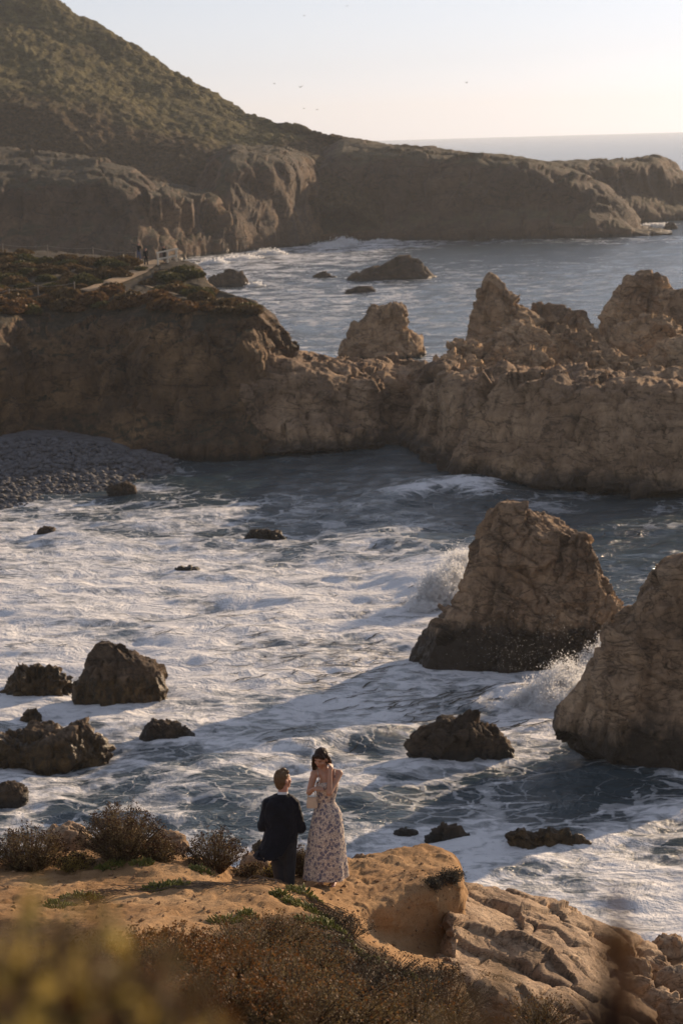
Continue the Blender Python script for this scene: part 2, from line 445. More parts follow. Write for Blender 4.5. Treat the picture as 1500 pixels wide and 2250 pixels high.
for (pp, h_, bk, fr, fm) in [
        ([(760, 1128), (860, 1112), (940, 1090), (1000, 1078), (1060, 1090), (1150, 1108)], .9, 4.5, 2.0, .55),
        ([(840, 1330), (930, 1300), (1000, 1265), (1060, 1240), (1130, 1235)], 1.0, 3.5, 1.7, .5),
        ([(700, 1225), (830, 1200), (960, 1165)], .45, 4, 2.2, .12),
        ([(1040, 1560), (1130, 1535), (1230, 1530), (1290, 1560)], .7, 2.5, 1.6, .5),
        ([(0, 1500), (250, 1470), (520, 1440), (800, 1400)], .18, 3, 2, .1),
        ([(430, 1700), (620, 1660), (830, 1610), (900, 1595)], .5, 2.2, 1.4, .22),
        ([(640, 1790), (760, 1740), (880, 1700)], .3, 2, 1.3, .2),
        ([(950, 1900), (1150, 1880), (1400, 1930)], .35, 3, 2, .15)]:
    z2, f2 = crest([sea_at(*q) for q in pp], h_, bk, fr, z)
    z = z2; wave_foam = np.maximum(wave_foam, f2 * fm)
# foam cover: how much of the surface is whitewash, by place in the cove
FP = [(100, 1240, 250, 70, .74), (450, 1300, 250, 80, .80), (750, 1330, 160, 80, .72), (200, 1400, 300, 80, .84), (560, 1440, 250, 80, .84),
      (800, 1480, 150, 70, .74), (420, 1560, 200, 60, .74), (130, 1170, 200, 40, .55), (350, 1130, 150, 40, .44), (600, 1180, 150, 40, .34),
      (500, 1040, 300, 40, .20), (850, 1040, 300, 40, .10), (850, 1150, 150, 40, .22), (1000, 1200, 100, 60, .26), (1300, 1120, 250, 40, .20),
      (1400, 1220, 150, 60, .13), (1450, 1330, 150, 60, .34), (960, 1310, 80, 60, .78), (1000, 1520, 150, 60, .58), (1200, 1530, 120, 60, .92),
      (850, 1560, 150, 50, .56), (700, 1640, 200, 50, .50), (250, 1690, 250, 60, .46), (500, 1760, 250, 60, .42), (150, 1800, 200, 50, .44),
      (800, 1700, 150, 60, .44), (1000, 1700, 200, 50, .22), (1200, 1720, 150, 50, .42), (900, 1780, 200, 50, .38), (1200, 1790, 200, 50, .38),
      (1100, 1880, 250, 50, .60), (1350, 1850, 200, 60, .66), (1350, 1980, 250, 80, .72), (1450, 2060, 150, 40, .82),
      (640, 560, 160, 18, .58), (800, 535, 120, 10, .66), (1200, 528, 300, 8, .36), (540, 600, 80, 20, .44), (700, 650, 200, 25, .38), (900, 620, 250, 25, .30),
      (1200, 600, 300, 40, .24), (650, 730, 150, 30, .30), (1000, 720, 100, 50, .28), (1250, 560, 250, 20, .16), (900, 400, 800, 100, -.1), (1300, 340, 800, 40, -.2)]
num = np.zeros(len(PT)); den = np.full(len(PT), 1e-6)
for (fx, fy, rx, ry, v) in FP:
    w = np.exp(-((pix[:, 0] - fx) / rx) ** 2 * .9 - ((pix[:, 1] - fy) / ry) ** 2 * .9) + 1e-7 / (1 + ((pix[:, 0] - fx) / 300) ** 2 + ((pix[:, 1] - fy) / 60) ** 2)
    num += w * v; den += w
foam = num / den * .92 - .045 + wave_foam + .18 * fbm(PT, 9, 3, 41) * near
foam = np.where(PT[:, 1] > 800, -.2, foam)
PT[:, 2] = z
SEA_V = PT.reshape(ncol, len(ys), 3)
me = mesh_np('sea', PT, grid_faces(ncol, len(ys)))
a = me.attributes.new('foam', 'FLOAT', 'POINT'); a.data.foreach_set('value', foam.astype(np.float32))
sea = link('sea', me, M['sea']); tag(sea, 'grey-green sea with white surf washing through the cove', 'sea', kind='structure')
# the same sea outside the view
s = 9500
me = mesh_np('sea_outer', [(-s, -2000, -1.2), (s, -2000, -1.2), (s, 9100, -1.2), (-s, 9100, -1.2)], [(0, 1, 2, 3)])
o = link('sea_outer', me, M['sea'], None, False); tag(o, 'wide open ocean around the cove reaching the horizon', 'sea', kind='structure')
# ------------------------------------------------------------------ far land
def water_row(xs, ys_, z=0.0):
    return [atz(x, y, z) for x, y in zip(xs, ys_)]
def rel_row(xs, ys_, base, dd):
    """points seen at (x,y), dd metres behind the matching base points"""
    dd = dd if hasattr(dd, '__len__') else [dd] * len(xs)
    return [at(x, y, b.y + d) for x, y, b, d in zip(xs, ys_, base, dd)]
def shift(row, dy, dz=0.0, zset=None):
    return [Vector((p.x + (p.x / p.y) * dy, p.y + dy, (p.z + dz) if zset is None else zset)) for p in row]
def land(name, ctrl, nu, nv, fn, mat, label, cat='cliff', kind='structure', attr=None, soft=.5):
    G = loft(ctrl, nu, nv)
    if fn is not None: G = displace(G, fn, soft=soft)
    me = mesh_np(name, G.reshape(-1, 3), grid_faces(nu, nv))
    if attr is not None:
        nm, vals = attr(G)
        a_ = me.attributes.new(nm, 'FLOAT', 'POINT'); a_.data.foreach_set('value', vals.ravel().astype(np.float32))
    o = link(name, me, mat); tag(o, label, cat, kind=kind)
    return o, G
def far_cliff(seed, a1=5.0, a2=2.6, sc=22):
    def fn(P):
        Q = P * np.array([1, 1, .45])
        return fbm(Q, sc * 1.4, 5, seed, .55, True) * a1 + facet(P, sc * .35, seed + 5, stretch=(1, 1, 2.0)) * a2 + fbm(P, 5, 4, seed + 9) * 1.0
    return fn

# far right headland
xs = [1120, 1250, 1330, 1400, 1450, 1490, 1540, 1600, 1640]
wy = [507, 498, 493, 489, 486, 484, 483, 483, 483]
b0 = water_row(xs, wy, -2); b1 = water_row(xs, wy)
md = rel_row(xs, [440, 435, 428, 425, 428, 440, 462, 478, 481], b1, 12)
tp = rel_row(xs, [374, 365, 361, 357, 354, 385, 418, 470, 480], b1, 22)
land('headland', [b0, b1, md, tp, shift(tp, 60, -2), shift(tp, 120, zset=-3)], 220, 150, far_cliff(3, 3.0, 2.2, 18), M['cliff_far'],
     'farthest brown headland ending in a blunt point at right', 'headland')
# main headland
xs = [600, 660, 740, 850, 950, 1050, 1150, 1230, 1290, 1340, 1368, 1400, 1450, 1475]
wy = [534, 531, 529, 528, 527, 528, 526, 523, 522, 520, 520, 519, 518, 517]
b0 = water_row(xs, wy, -2); b1 = water_row(xs, wy)
md = rel_row(xs, [520, 500, 475, 460, 455, 455, 450, 450, 455, 470, 490, 508, 515, 516], b1, 9)
ed = rel_row(xs, [495, 425, 358, 352, 355, 360, 366, 380, 402, 437, 468, 505, 514, 516], b1, 20)
sk = rel_row(xs, [480, 385, 316, 325, 334, 343, 352, 370, 396, 434, 466, 503, 513, 515.5], b1, 62)
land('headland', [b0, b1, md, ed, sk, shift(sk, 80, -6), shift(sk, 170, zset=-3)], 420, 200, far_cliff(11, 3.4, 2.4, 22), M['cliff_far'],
     'long dark brown headland sloping down into the sea across the bay', 'headland')
# hillside
xs = [-330, -200, -100, 0, 100, 200, 300, 400, 500, 580, 640, 700, 760, 820, 900]
sky_y = [-230, -160, -102, -52, 2, 56, 113, 178, 236, 268, 287, 302, 314, 338, 400]
sky_d = [800, 800, 795, 790, 780, 770, 760, 750, 735, 715, 700, 680, 665, 650, 640]
mid_y = [190, 188, 186, 185, 190, 205, 232, 264, 290, 306, 316, 324, 334, 360, 420]
ben_y = [318, 320, 322, 324, 327, 331, 336, 341, 344, 345, 345, 345, 350, 375, 440]
top = [at(x, y, d) for x, y, d in zip(xs, sky_y, sky_d)]
up = [at(x, y * .5 + q * .5 - 18, d * .52 + 690 * .48) for x, y, q, d in zip(xs, sky_y, mid_y, sky_d)]
mid = [at(x, y, 672) for x, y in zip(xs, mid_y)]
ben = [at(x, y, 636) for x, y in zip(xs, ben_y)]
low = [at(x, y + 120, 600) for x, y in zip(xs, ben_y)]
def hill_fn(P):
    B = P.copy(); B[:, 2] *= .6
    F1, F2, V_, H_ = worley(P / 3.0, 21); blob = np.clip(.75 - F1, 0, 1) * 1.3
    F1, F2, V_, H_ = worley(P / 1.5 + 9, 22); blob2 = np.clip(.75 - F1, 0, 1) * .6
    return fbm(P, 60, 4, 31) * 7 + (blob + blob2) * (1.1 + .9 * fbm(P, 25, 3, 33)) + fbm(B, 9, 3, 37) * 1.2
def hill_attr(G):
    pp = project(G.reshape(-1, 3))
    d = (pp[:, 1] - np.interp(pp[:, 0], xs, mid_y)) / 120
    return 'brown', np.clip(.12 + .75 * sstep(-.25, .8, d) + .5 * sstep(560, 700, pp[:, 0]), 0, 1)
land('hill', [low, ben, mid, up, top, shift(top, 70, -14), shift(top, 160, -60)], 560, 330, hill_fn, M['hill'],
     'steep green scrub hillside descending to the bay at left', 'hill', attr=hill_attr, soft=0)
# cliff lobes under the hill
xs = [380, 450, 500, 560, 620, 660, 688, 698, 706, 722, 768, 800, 830]
wy = [566, 560, 556, 550, 545, 538, 532, 530, 530, 530, 528, 527, 526]
b0 = water_row(xs, wy, -2); b1 = water_row(xs, wy)
md = rel_row(xs, [540, 490, 462, 452, 450, 452, 458, 470, 482, 490, 490, 500, 520], b1, 7)
ed = rel_row(xs, [520, 420, 352, 347, 353, 366, 396, 424, 432, 420, 404, 440, 505], b1, [30, 28, 24, 20, 16, 13, 12, 16, 22, 22, 18, 16, 10])
bk = rel_row(xs, [510, 405, 344, 340, 344, 356, 386, 414, 424, 412, 398, 436, 500], b1, 70)
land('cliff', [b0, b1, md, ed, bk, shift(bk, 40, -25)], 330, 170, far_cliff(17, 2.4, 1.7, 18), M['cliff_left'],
     'rounded cliff with a sunlit right edge below the green hill', 'cliff')
xs = [320, 360, 400, 440, 468, 486, 494, 502, 512]
wy = [575, 572, 568, 562, 560, 557, 553, 548, 546]
b0 = water_row(xs, wy, -2); b1 = water_row(xs, wy)
md = rel_row(xs, [500, 502, 505, 505, 505, 510, 525, 540, 545], b1, 6)
ed = rel_row(xs, [430, 434, 442, 440, 442, 470, 515, 540, 545.5], b1, 10)
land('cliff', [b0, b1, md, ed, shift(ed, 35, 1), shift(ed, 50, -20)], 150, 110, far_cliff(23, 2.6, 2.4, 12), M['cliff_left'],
     'small rocky spur with pale lit tip above the surf', 'cliff')
xs = [-170, 0, 80, 160, 230, 280, 312, 332, 347, 366, 381, 397, 408]
wy = [592, 586, 584, 582, 580, 578, 576, 575, 574, 573, 572, 571, 570]
b0 = water_row(xs, wy, -2); b1 = water_row(xs, wy)
md = rel_row(xs, [480, 480, 478, 478, 478, 482, 490, 498, 508, 528, 545, 563, 568], b1, 7)
ed = rel_row(xs, [408, 402, 396, 390, 390, 404, 424, 444, 470, 505, 534, 560, 567], b1, 14)
bk = rel_row(xs, [326, 331, 337, 347, 364, 382, 402, 428, 458, 497, 529, 558, 566], b1, [64, 60, 56, 50, 44, 36, 30, 26, 24, 20, 18, 16, 16])
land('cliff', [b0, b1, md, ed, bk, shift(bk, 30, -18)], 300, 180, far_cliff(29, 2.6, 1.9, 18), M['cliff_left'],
     'ochre and brown cliff with scrub terrace behind the bluff path', 'cliff')

# ------------------------------------------------------------------ the bluff across the cove
xs = [-160, 0, 60, 130, 200, 300, 380, 430, 462, 500, 545, 577, 590, 610, 650]
wy = [1020, 1012, 1000, 995, 995, 1002, 1006, 1008, 1008, 1008, 1004, 999, 995, 985, 965]
b0 = water_row(xs, wy, -2); b1 = water_row(xs, wy)
m1 = rel_row(xs, [900, 900, 900, 900, 900, 905, 910, 910, 910, 910, 905, 905, 905, 905, 905], b1, 3.5)
m2 = rel_row(xs, [785, 785, 785, 785, 785, 785, 785, 790, 790, 790, 795, 800, 805, 810, 825], b1, 6)
ed = rel_row(xs, [700, 694, 690, 684, 680, 676, 675, 678, 682, 686, 688, 696, 740, 768, 785], b1, [13, 13, 13, 13, 13, 12, 12, 11, 11, 10, 9, 8, 7, 7, 7])
tm = [at(x, y, d) for x, y, d in zip(xs, [628, 628, 628, 628, 628, 628, 630, 636, 652, 664, 676, 690, 732, 760, 778],
                                     [230, 230, 229, 228, 227, 226, 225, 224, 221, 218, 215, 212, 211, 210, 210])]
bk = [at(x, y, d) for x, y, d in zip(xs, [551, 552, 554, 558, 564, 576, 576, 588, 638, 656, 672, 686, 728, 756, 774],
                                     [257, 255, 254, 252, 250, 247, 243, 239, 231, 224, 219, 215, 213, 213, 213])]
def bluff_fn(P):
    Q = P * np.array([1, 1, .55])
    r = fbm(Q, 9, 5, 5, .55, True) * 1.3 + facet(P, 2.6, 7, stretch=(1, 1, 1.7), crack=.12, tilt=1.2) * .75 + facet(P, 1.0, 8, crack=.15, tilt=1.1) * .28
    top = sstep(9.5, 11.5, P[:, 2])
    return r * (1 - .75 * top) + fbm(P, 3, 4, 9) * .35
bluff, BG = land('bluff', [b0, b1, m1, m2, ed, tm, bk, shift(bk, 10, -9), shift(bk, 16, zset=-3)], 520, 330, bluff_fn, M['cliff_bluff'],
                 'scrub-topped bluff with dark cliff rising over the pebble beach', 'bluff')
BLUFF = bvh_of(bluff.data)
def hit(px, py, bvh):
    r = ray(px, py).normalized(); h = bvh.ray_cast(CAM, r, 2000)
    return h[0]
def drop(x, y, bvh, z0=200):
    h = bvh.ray_cast(Vector((x, y, z0)), Vector((0, 0, -1)), 400)
    return h[0]

def planar(P, nrm, s, seed, w=.10):
    """joint set: slabs with random offset, dark narrow gaps between them"""
    Q = P + np.stack([fbm(P + 5.3 * k, s * 2.2, 3, seed + 40 + k) for k in range(3)], -1) * s * .55
    nrm = np.array(nrm) / np.linalg.norm(nrm)
    k = Q @ nrm / s; i = np.floor(k); f = k - i; e = np.minimum(f, 1 - f)
    h = _f(_h(i.astype(np.int64), np.full(len(i), 3, np.int64), np.full(len(i), 5, np.int64), seed))
    patch = sstep(-.15, .25, fbm(P, s * 4, 2, seed + 60))
    return ((h - .5) - .9 * (1 - sstep(0, w, e))) * patch
# rock wall closing the cove
xs = [520, 600, 680, 760, 815, 845, 870, 900, 940, 980, 1050, 1100, 1200, 1300, 1400, 1500, 1620]
wy = [1004, 1004, 1001, 996, 990, 985, 985, 998, 1025, 1045, 1058, 1068, 1080, 1088, 1092, 1094, 1096]
b0 = water_row(xs, wy, -2); b1 = water_row(xs, wy)
m1 = rel_row(xs, [930, 930, 925, 922, 920, 915, 915, 920, 935, 945, 955, 960, 968, 972, 975, 978, 980], b1, [2.5] * 4 + [2, 3, 5, 5.5, 4.5, 3, 2.5, 2.5, 2.5, 2.5, 2.5, 2.5, 2.5])
m2 = rel_row(xs, [850, 845, 845, 850, 868, 862, 868, 880, 890, 885, 880, 880, 884, 888, 890, 892, 895], b1, [4.5] * 4 + [3, 5, 8, 8.5, 7, 5, 4.5, 4.5, 4.5, 4.5, 4.5, 4.5, 4.5])
ed = rel_row(xs, [800, 792, 802, 815, 838, 826, 828, 838, 840, 834, 832, 824, 836, 830, 836, 832, 834], b1, [8, 8, 7.5, 7, 5, 7.5, 10, 10.5, 10, 9, 8, 8, 8, 8, 8, 8, 8])
tb = rel_row(xs, [768, 764, 774, 786, 786, 784, 788, 788, 796, 806, 806, 800, 812, 806, 812, 808, 810], b1, [20, 19, 19, 19, 18, 20, 22, 24, 24, 21, 22, 24, 24, 24, 24, 24, 24])
def wall_fn(P):
    Q = P * np.array([1, 1, .6])
    r = fbm(Q, 8, 5, 61, .55, True) * 1.3 + facet(P, 3.0, 63, stretch=(1, 1, 1.3), crack=.10, tilt=1.1) * .75 + facet(P, 1.1, 65, stretch=(1, 1, 1.3), crack=.12, tilt=.9) * .17 + fbm(P, 1.2, 3, 66) * .22
    return r - .75 + planar(P, (.35, .2, .9), 1.6, 71) * .28 + planar(P, (.9, .3, .1), 2.4, 72) * .36
land('rock_wall', [b0, b1, m1, m2, ed, tb, shift(tb, 8, zset=2.0), shift(tb, 12, zset=-3)], 640, 240, wall_fn, M['cliff_wall'],
     'long tan rock wall with a dark recess closing the cove', 'rock', soft=0.0)

# ------------------------------------------------------------------ free-standing rocks
ROCKS = []
def rock(name, rows, label, mat, depth=.75, seed=0, amp=None, rings=90, seg=150, D=None, group=None, stretch=(1, 1, 1.4), zb=-1.2, fine=1.0, cat='rock', facing=0.0, parent=None):
    rows = [tuple(map(float, r)) for r in rows]
    yb = rows[-1]; cx = (yb[1] + yb[2]) / 2
    if D is None: D = sea_at(cx, yb[0]).y
    k = D / FPX
    wmax = max((r[2] - r[1]) / 2 for r in rows) * k
    Dc = D + wmax * depth * .8
    P = []
    for (y, xl, xr) in rows:
        a_ = at(xl, y, Dc); b_ = at(xr, y, Dc); c = (a_ + b_) / 2
        P.append((c.x, c.z, abs(b_.x - a_.x) / 2))
    P = [(P[0][0], P[0][1] + .02 * P[0][2], P[0][2] * .05)] + P + [(P[-1][0], min(zb, P[-1][1] - 1.0), P[-1][2] * 1.03)]
    P = np.array(P)
    t = arc_t(np.stack([P[:, 2], np.zeros(len(P)), P[:, 1]], -1), rings)
    S = np.stack([np.interp(t, np.arange(len(P)), P[:, j]) for j in range(3)], -1)
    S[:, 2] = np.maximum(S[:, 2], wmax * .01)
    th = np.linspace(0, 2 * np.pi, seg, endpoint=False)
    ct, st = np.cos(th), np.sin(th)
    ex = np.sign(ct) * np.abs(ct) ** .85; ey = np.sign(st) * np.abs(st) ** .85
    hd = depth * (S[:, 2] ** .75) * (wmax ** .25)
    G = np.zeros((seg, rings, 3))
    G[:, :, 0] = S[None, :, 0] + ex[:, None] * S[None, :, 2]
    G[:, :, 1] = Dc + ey[:, None] * hd[None, :] + facing * (S[None, :, 1] - S[:, 1].min())
    G[:, :, 2] = S[None, :, 1]
    N = -grid_normals(G, True)
    amp = wmax * .16 if amp is None else amp
    Q = G.reshape(-1, 3)
    def disp(Q):
        d = fbm(Q * np.array([1, 1, .7]), wmax * .8, 5, seed, .55, True) * amp * 1.1
        d += facet(Q, wmax * .42, seed + 3, stretch=stretch, crack=.06, tilt=1.2) * amp * 1.0
        d += facet(Q, wmax * .15, seed + 4, stretch=stretch, crack=.12, tilt=1.0) * amp * .22 * fine
        d += fbm(Q, wmax * .10, 4, seed + 6) * amp * .13 * fine
        d += planar(Q, (.55, .15, .8), wmax * .22, seed + 11) * amp * .42 + planar(Q, (.85, .3, -.35), wmax * .3, seed + 12) * amp * .40
        return d
    sz = G.shape[:2]
    d = disp(Q).reshape(sz); d = d - np.percentile(d, 72)
    ROCKS.append((float(S[-1, 0]), Dc, wmax, float(hd.max())))
    taper = np.clip(S[:, 2] / (wmax * .25), .25, 1)[None, :]
    G = G + N * (d * taper)[..., None]
    org = Vector((float(S[-1, 0]), Dc, 0.0 if zb > -3 else float(S[-1, 1])))
    V = G.reshape(-1, 3) - np.array(org)
    Fq = grid_faces(seg, rings, True)[:, ::-1]
    me = mesh_np(name, V, Fq)
    o = link(name, me, mat); o.location = org
    if parent is not None:
        o.parent = parent; o.location = org - parent.location
    else: tag(o, label, cat, group)
    return o

ST, SF, DK, WD = M['stack'], M['stack_far'], M['dark_rock'], M['weed_rock']
stk = rock('sea_stack', [(1114, 1102, 1140), (1120, 1098, 1165), (1135, 1092, 1190), (1150, 1078, 1208), (1165, 1066, 1248), (1178, 1060, 1272), (1190, 1054, 1280), (1215, 1046, 1294),
                   (1245, 1036, 1304), (1262, 1018, 1308), (1290, 1004, 1312), (1330, 975, 1314), (1360, 950, 1312), (1385, 936, 1312), (1410, 918, 1310), (1440, 902, 1306), (1466, 896, 1300)],
     'tall tan sea stack with dark wet foot, left of the pair', ST, .66, 101, amp=.5, rings=230, seg=340, facing=.18)
rock('shoulder', [(1176, 1258, 1276), (1184, 1248, 1286), (1205, 1234, 1300), (1245, 1215, 1318), (1290, 1195, 1344), (1330, 1180, 1368), (1355, 1175, 1378), (1385, 1170, 1368), (1410, 1170, 1350), (1466, 1165, 1325)],
     '', ST, .8, 107, amp=.42, rings=150, seg=220, facing=.1, parent=stk, D=stk.location.y - 2.2)
rock('sea_stack', [(1222, 1560, 1640), (1236, 1530, 1680), (1250, 1490, 1700), (1268, 1442, 1720), (1300, 1405, 1740), (1350, 1385, 1760), (1400, 1350, 1780), (1450, 1310, 1790), (1500, 1280, 1800),
                   (1540, 1250, 1800), (1570, 1232, 1800), (1600, 1228, 1800), (1640, 1255, 1800), (1670, 1300, 1800), (1700, 1390, 1800)],
     'massive pale sea stack cut by the right edge of the picture', M['stack'], .55, 113, amp=.60, rings=230, seg=340, facing=.25)
rock('sea_rock', [(1411, 215, 248), (1416, 208, 258), (1430, 200, 275), (1445, 194, 335), (1458, 188, 350), (1490, 172, 362), (1520, 160, 368), (1552, 157, 366)],
     'grey and brown weedy rock with flat sloping top in the foam', WD, .6, 121, amp=.24, rings=150, seg=220)
rock('sea_rock', [(1458, 76, 90), (1470, 68, 100), (1480, 40, 125), (1495, 15, 150), (1512, -5, 165), (1530, -10, 150)],
     'low weed-covered rock left of the grey flat-topped rock', WD, .7, 131, amp=.45, rings=90, seg=160)
rock('sea_rock', [(1594, 90, 140), (1602, 20, 175), (1612, -20, 205), (1630, -40, 232), (1655, -60, 245), (1690, -60, 150)],
     'broad dark kelp-draped rock at the left edge above the round one', WD, .6, 137, amp=.55, rings=90, seg=200)
rock('sea_rock', [(1650, 175, 225), (1660, 165, 245), (1682, 150, 235)], 'flat weedy ledge at the tip of the broad kelp-draped rock', WD, .6, 139, rings=50, seg=100)
rock('sea_rock', [(1585, 335, 385), (1592, 322, 405), (1608, 308, 420), (1632, 305, 428)], 'smooth dark dome rock below the grey flat-topped rock', DK, .7, 141, rings=80, seg=140)
rock('sea_rock', [(1575, 955, 1000), (1582, 945, 1025), (1592, 918, 1055), (1605, 908, 1085), (1630, 900, 1110), (1655, 895, 1128), (1676, 905, 1140)],
     'dark rounded rock between the couple and the two stacks', DK, .6, 151, amp=.34, rings=120, seg=200)
rock('sea_rock', [(1718, 5, 40), (1730, -10, 55), (1750, -25, 65), (1775, -30, 60)], 'dark round rock at left edge near the shrubs', DK, .7, 157, rings=70, seg=120)
rock('sea_rock', [(1814, 965, 1000), (1822, 945, 1018), (1835, 937, 1032), (1856, 940, 1038)], 'small dark rock, middle one of three awash right of the woman', DK, .6, 163, rings=60, seg=110)
rock('sea_rock', [(1820, 880, 905), (1828, 865, 918), (1842, 858, 922)], 'smallest low dark rock awash just right of the woman', DK, .6, 167, rings=40, seg=80)
rock('sea_rock', [(1822, 1120, 1160), (1830, 1102, 1210), (1840, 1105, 1255), (1852, 1130, 1290), (1872, 1160, 1305)], 'long low mossy rock awash, rightmost of three', WD, .35, 173, rings=60, seg=140, amp=.25)
rock('sea_rock', [(1156, 95, 112), (1164, 85, 122), (1180, 72, 125)], 'small brown rock alone in the foam below the beach', DK, .7, 179, rings=50, seg=90)
rock('sea_rock', [(1060, 255, 285), (1070, 240, 298), (1092, 233, 300)], 'dark boulder at the water edge of the pebble beach', DK, .7, 181, rings=50, seg=90)
rock('sea_rock', [(1164, 560, 600), (1170, 540, 620), (1184, 530, 630)], 'half-drowned dark rock in the shaded water of the cove', DK, .5, 187, rings=50, seg=90)
rock('sea_rock', [(1246, 395, 425), (1250, 385, 435), (1257, 380, 440)], 'tiny brown rock breaking the surface in the lit foam', DK, .6, 188, rings=40, seg=70)
rock('sea_rock', [(1760, 672, 685), (1768, 662, 696), (1782, 660, 702)], 'small green mossy rock seen between the couple', WD, .6, 189, rings=40, seg=80)
rock('sea_rock', [(1845, 568, 590), (1855, 556, 600), (1885, 552, 610)], 'mossy green rock in the water behind the jacket tail', WD, .6, 190, rings=40, seg=80)
rock('sea_rock', [(1560, 60, 80), (1568, 50, 90), (1580, 45, 95)], 'flat dark weed patch rock below the pointed weedy rock', WD, .5, 192, rings=40, seg=70)
# the cove beyond the wall
rock('sea_stack', [(671, 820, 872), (675, 812, 886), (690, 800, 891), (705, 788, 895), (722, 775, 898), (742, 762, 912), (755, 754, 926), (770, 750, 940), (792, 748, 946)],
     'squat flat-topped tan sea stack behind the wall', SF, .75, 201, amp=.75, rings=120, seg=180)
rock('sea_stack', [(599, 1072, 1080), (606, 1066, 1088), (620, 1056, 1098), (640, 1050, 1112), (656, 1048, 1130), (668, 1040, 1142), (690, 1036, 1165), (710, 1033, 1185), (735, 1030, 1200), (760, 1026, 1215), (790, 1020, 1230)],
     'pointed tan pinnacle rock at the left end of the massif', SF, .7, 211, amp=.75, rings=150, seg=200, D=258)
rock('sea_rock', [(668, 1190, 1206), (676, 1180, 1222), (684, 1172, 1240), (694, 1165, 1280), (705, 1160, 1292), (740, 1150, 1300), (790, 1140, 1310)],
     'saddle of low tan rock between the pinnacle and the tower', SF, .6, 217, amp=.8, rings=90, seg=160, D=262)
rock('sea_rock', [(682, 1252, 1262), (690, 1244, 1276), (705, 1235, 1300), (740, 1225, 1330), (790, 1215, 1350)], 'small tan knob just left of the flat-topped tower', SF, .6, 219, amp=.7, rings=80, seg=140, D=256)
rock('sea_stack', [(601, 1378, 1425), (604, 1368, 1456), (620, 1358, 1462), (635, 1352, 1466), (650, 1343, 1470), (675, 1335, 1478), (700, 1327, 1490), (750, 1318, 1510), (800, 1310, 1520)],
     'flat-topped tan rock tower at the right end of the massif', SF, .7, 223, amp=.75, rings=150, seg=200, D=264)
rock('sea_rock', [(636, 1475, 1490), (645, 1462, 1530), (665, 1455, 1580), (700, 1440, 1620), (780, 1430, 1640)], 'tan rock shoulder right of the tower, at the picture edge', SF, .6, 227, amp=.8, rings=90, seg=150, D=252)
for k, (rows, D_, lab) in enumerate([
        ([(750, 990, 998), (755, 986, 1030), (768, 990, 1075), (785, 985, 1095), (810, 980, 1100)], 244, 'low tan rock at the left foot of the pinnacle'),
        ([(708, 1120, 1150), (722, 1095, 1185), (745, 1080, 1215), (775, 1065, 1240), (820, 1050, 1260)], 240, 'tan rock mass directly below the pinnacle'),
        ([(728, 1235, 1275), (738, 1210, 1300), (760, 1195, 1325), (790, 1185, 1340), (825, 1180, 1345)], 232, 'tan rock lump in the middle of the massif front'),
        ([(690, 1400, 1425), (700, 1375, 1460), (720, 1350, 1490), (750, 1335, 1500), (790, 1320, 1510), (825, 1315, 1515)], 238, 'tall tan rock lump below the flat-topped tower'),
        ([(742, 1465, 1500), (755, 1435, 1560), (780, 1418, 1600), (825, 1405, 1620)], 226, 'smooth tan rock at the picture edge on the wall'),
        ([(765, 1110, 1140), (775, 1090, 1180), (790, 1075, 1210), (815, 1060, 1225)], 222, 'rounded tan rock behind the left half of the wall'),
        ([(770, 1290, 1320), (780, 1265, 1370), (795, 1250, 1400), (825, 1240, 1415)], 220, 'rounded tan rock behind the right half of the wall'),
        ([(780, 975, 1000), (788, 962, 1020), (800, 950, 1050), (825, 940, 1060)], 214, 'small tan rock step on the wall beside the recess')]):
    rock('sea_rock', rows, lab, SF, .7, 231 + k * 7, amp=.75, rings=90, seg=150, D=D_)
rock('sea_rock', [(562, 870, 900), (572, 862, 920), (580, 835, 925), (588, 800, 935), (597, 780, 945), (606, 765, 955), (615, 760, 970)],
     'largest dark rock island in the bay, with a raised block', DK, .5, 301, amp=.6, rings=80, seg=140)
rock('sea_rock', [(592, 495, 520), (600, 480, 535), (615, 460, 545), (630, 450, 548)], 'dark rock island close to the bluff edge', DK, .6, 307, amp=.5, rings=70, seg=120)
rock('sea_rock', [(628, 790, 810), (634, 772, 822), (644, 755, 828)], 'low dark rock nearest the wall in the bay', DK, .5, 311, amp=.3, rings=40, seg=80)
rock('sea_rock', [(598, 700, 718), (603, 690, 728), (611, 685, 738)], 'small dark rock with surf between the islands', DK, .5, 313, amp=.3, rings=40, seg=80)
rock('sea_rock', [(489, 1465, 1475), (494, 1460, 1482), (503, 1455, 1488)], 'tiny rock off the farthest point', DK, .6, 317, amp=.4, rings=36, seg=70)
rock('sea_rock', [(508, 1100, 1130), (516, 1080, 1165), (527, 1060, 1190)], 'dark ledge at the foot of the long headland', DK, .5, 319, amp=.5, rings=40, seg=90)

# white water collects round the rocks
dr = np.zeros(len(PT))
for (cx, cy, w, h) in ROCKS:
    if cy > 175: continue
    q = np.hypot((PT[:, 0] - cx) / w, (PT[:, 1] - cy) / max(h, .4)); gap = (q - 1) * math.sqrt(w * max(h, .4))
    dr = np.maximum(dr, np.exp(-(np.clip(gap, -.4, None) / .75) ** 2))
fo = np.zeros(len(PT), np.float32); sea.data.attributes['foam'].data.foreach_get('value', fo)
fo = fo + (.30 * dr * (.6 + .8 * fbm(PT, 1.6, 2, 99))).astype(np.float32)
sea.data.attributes['foam'].data.foreach_set('value', fo)
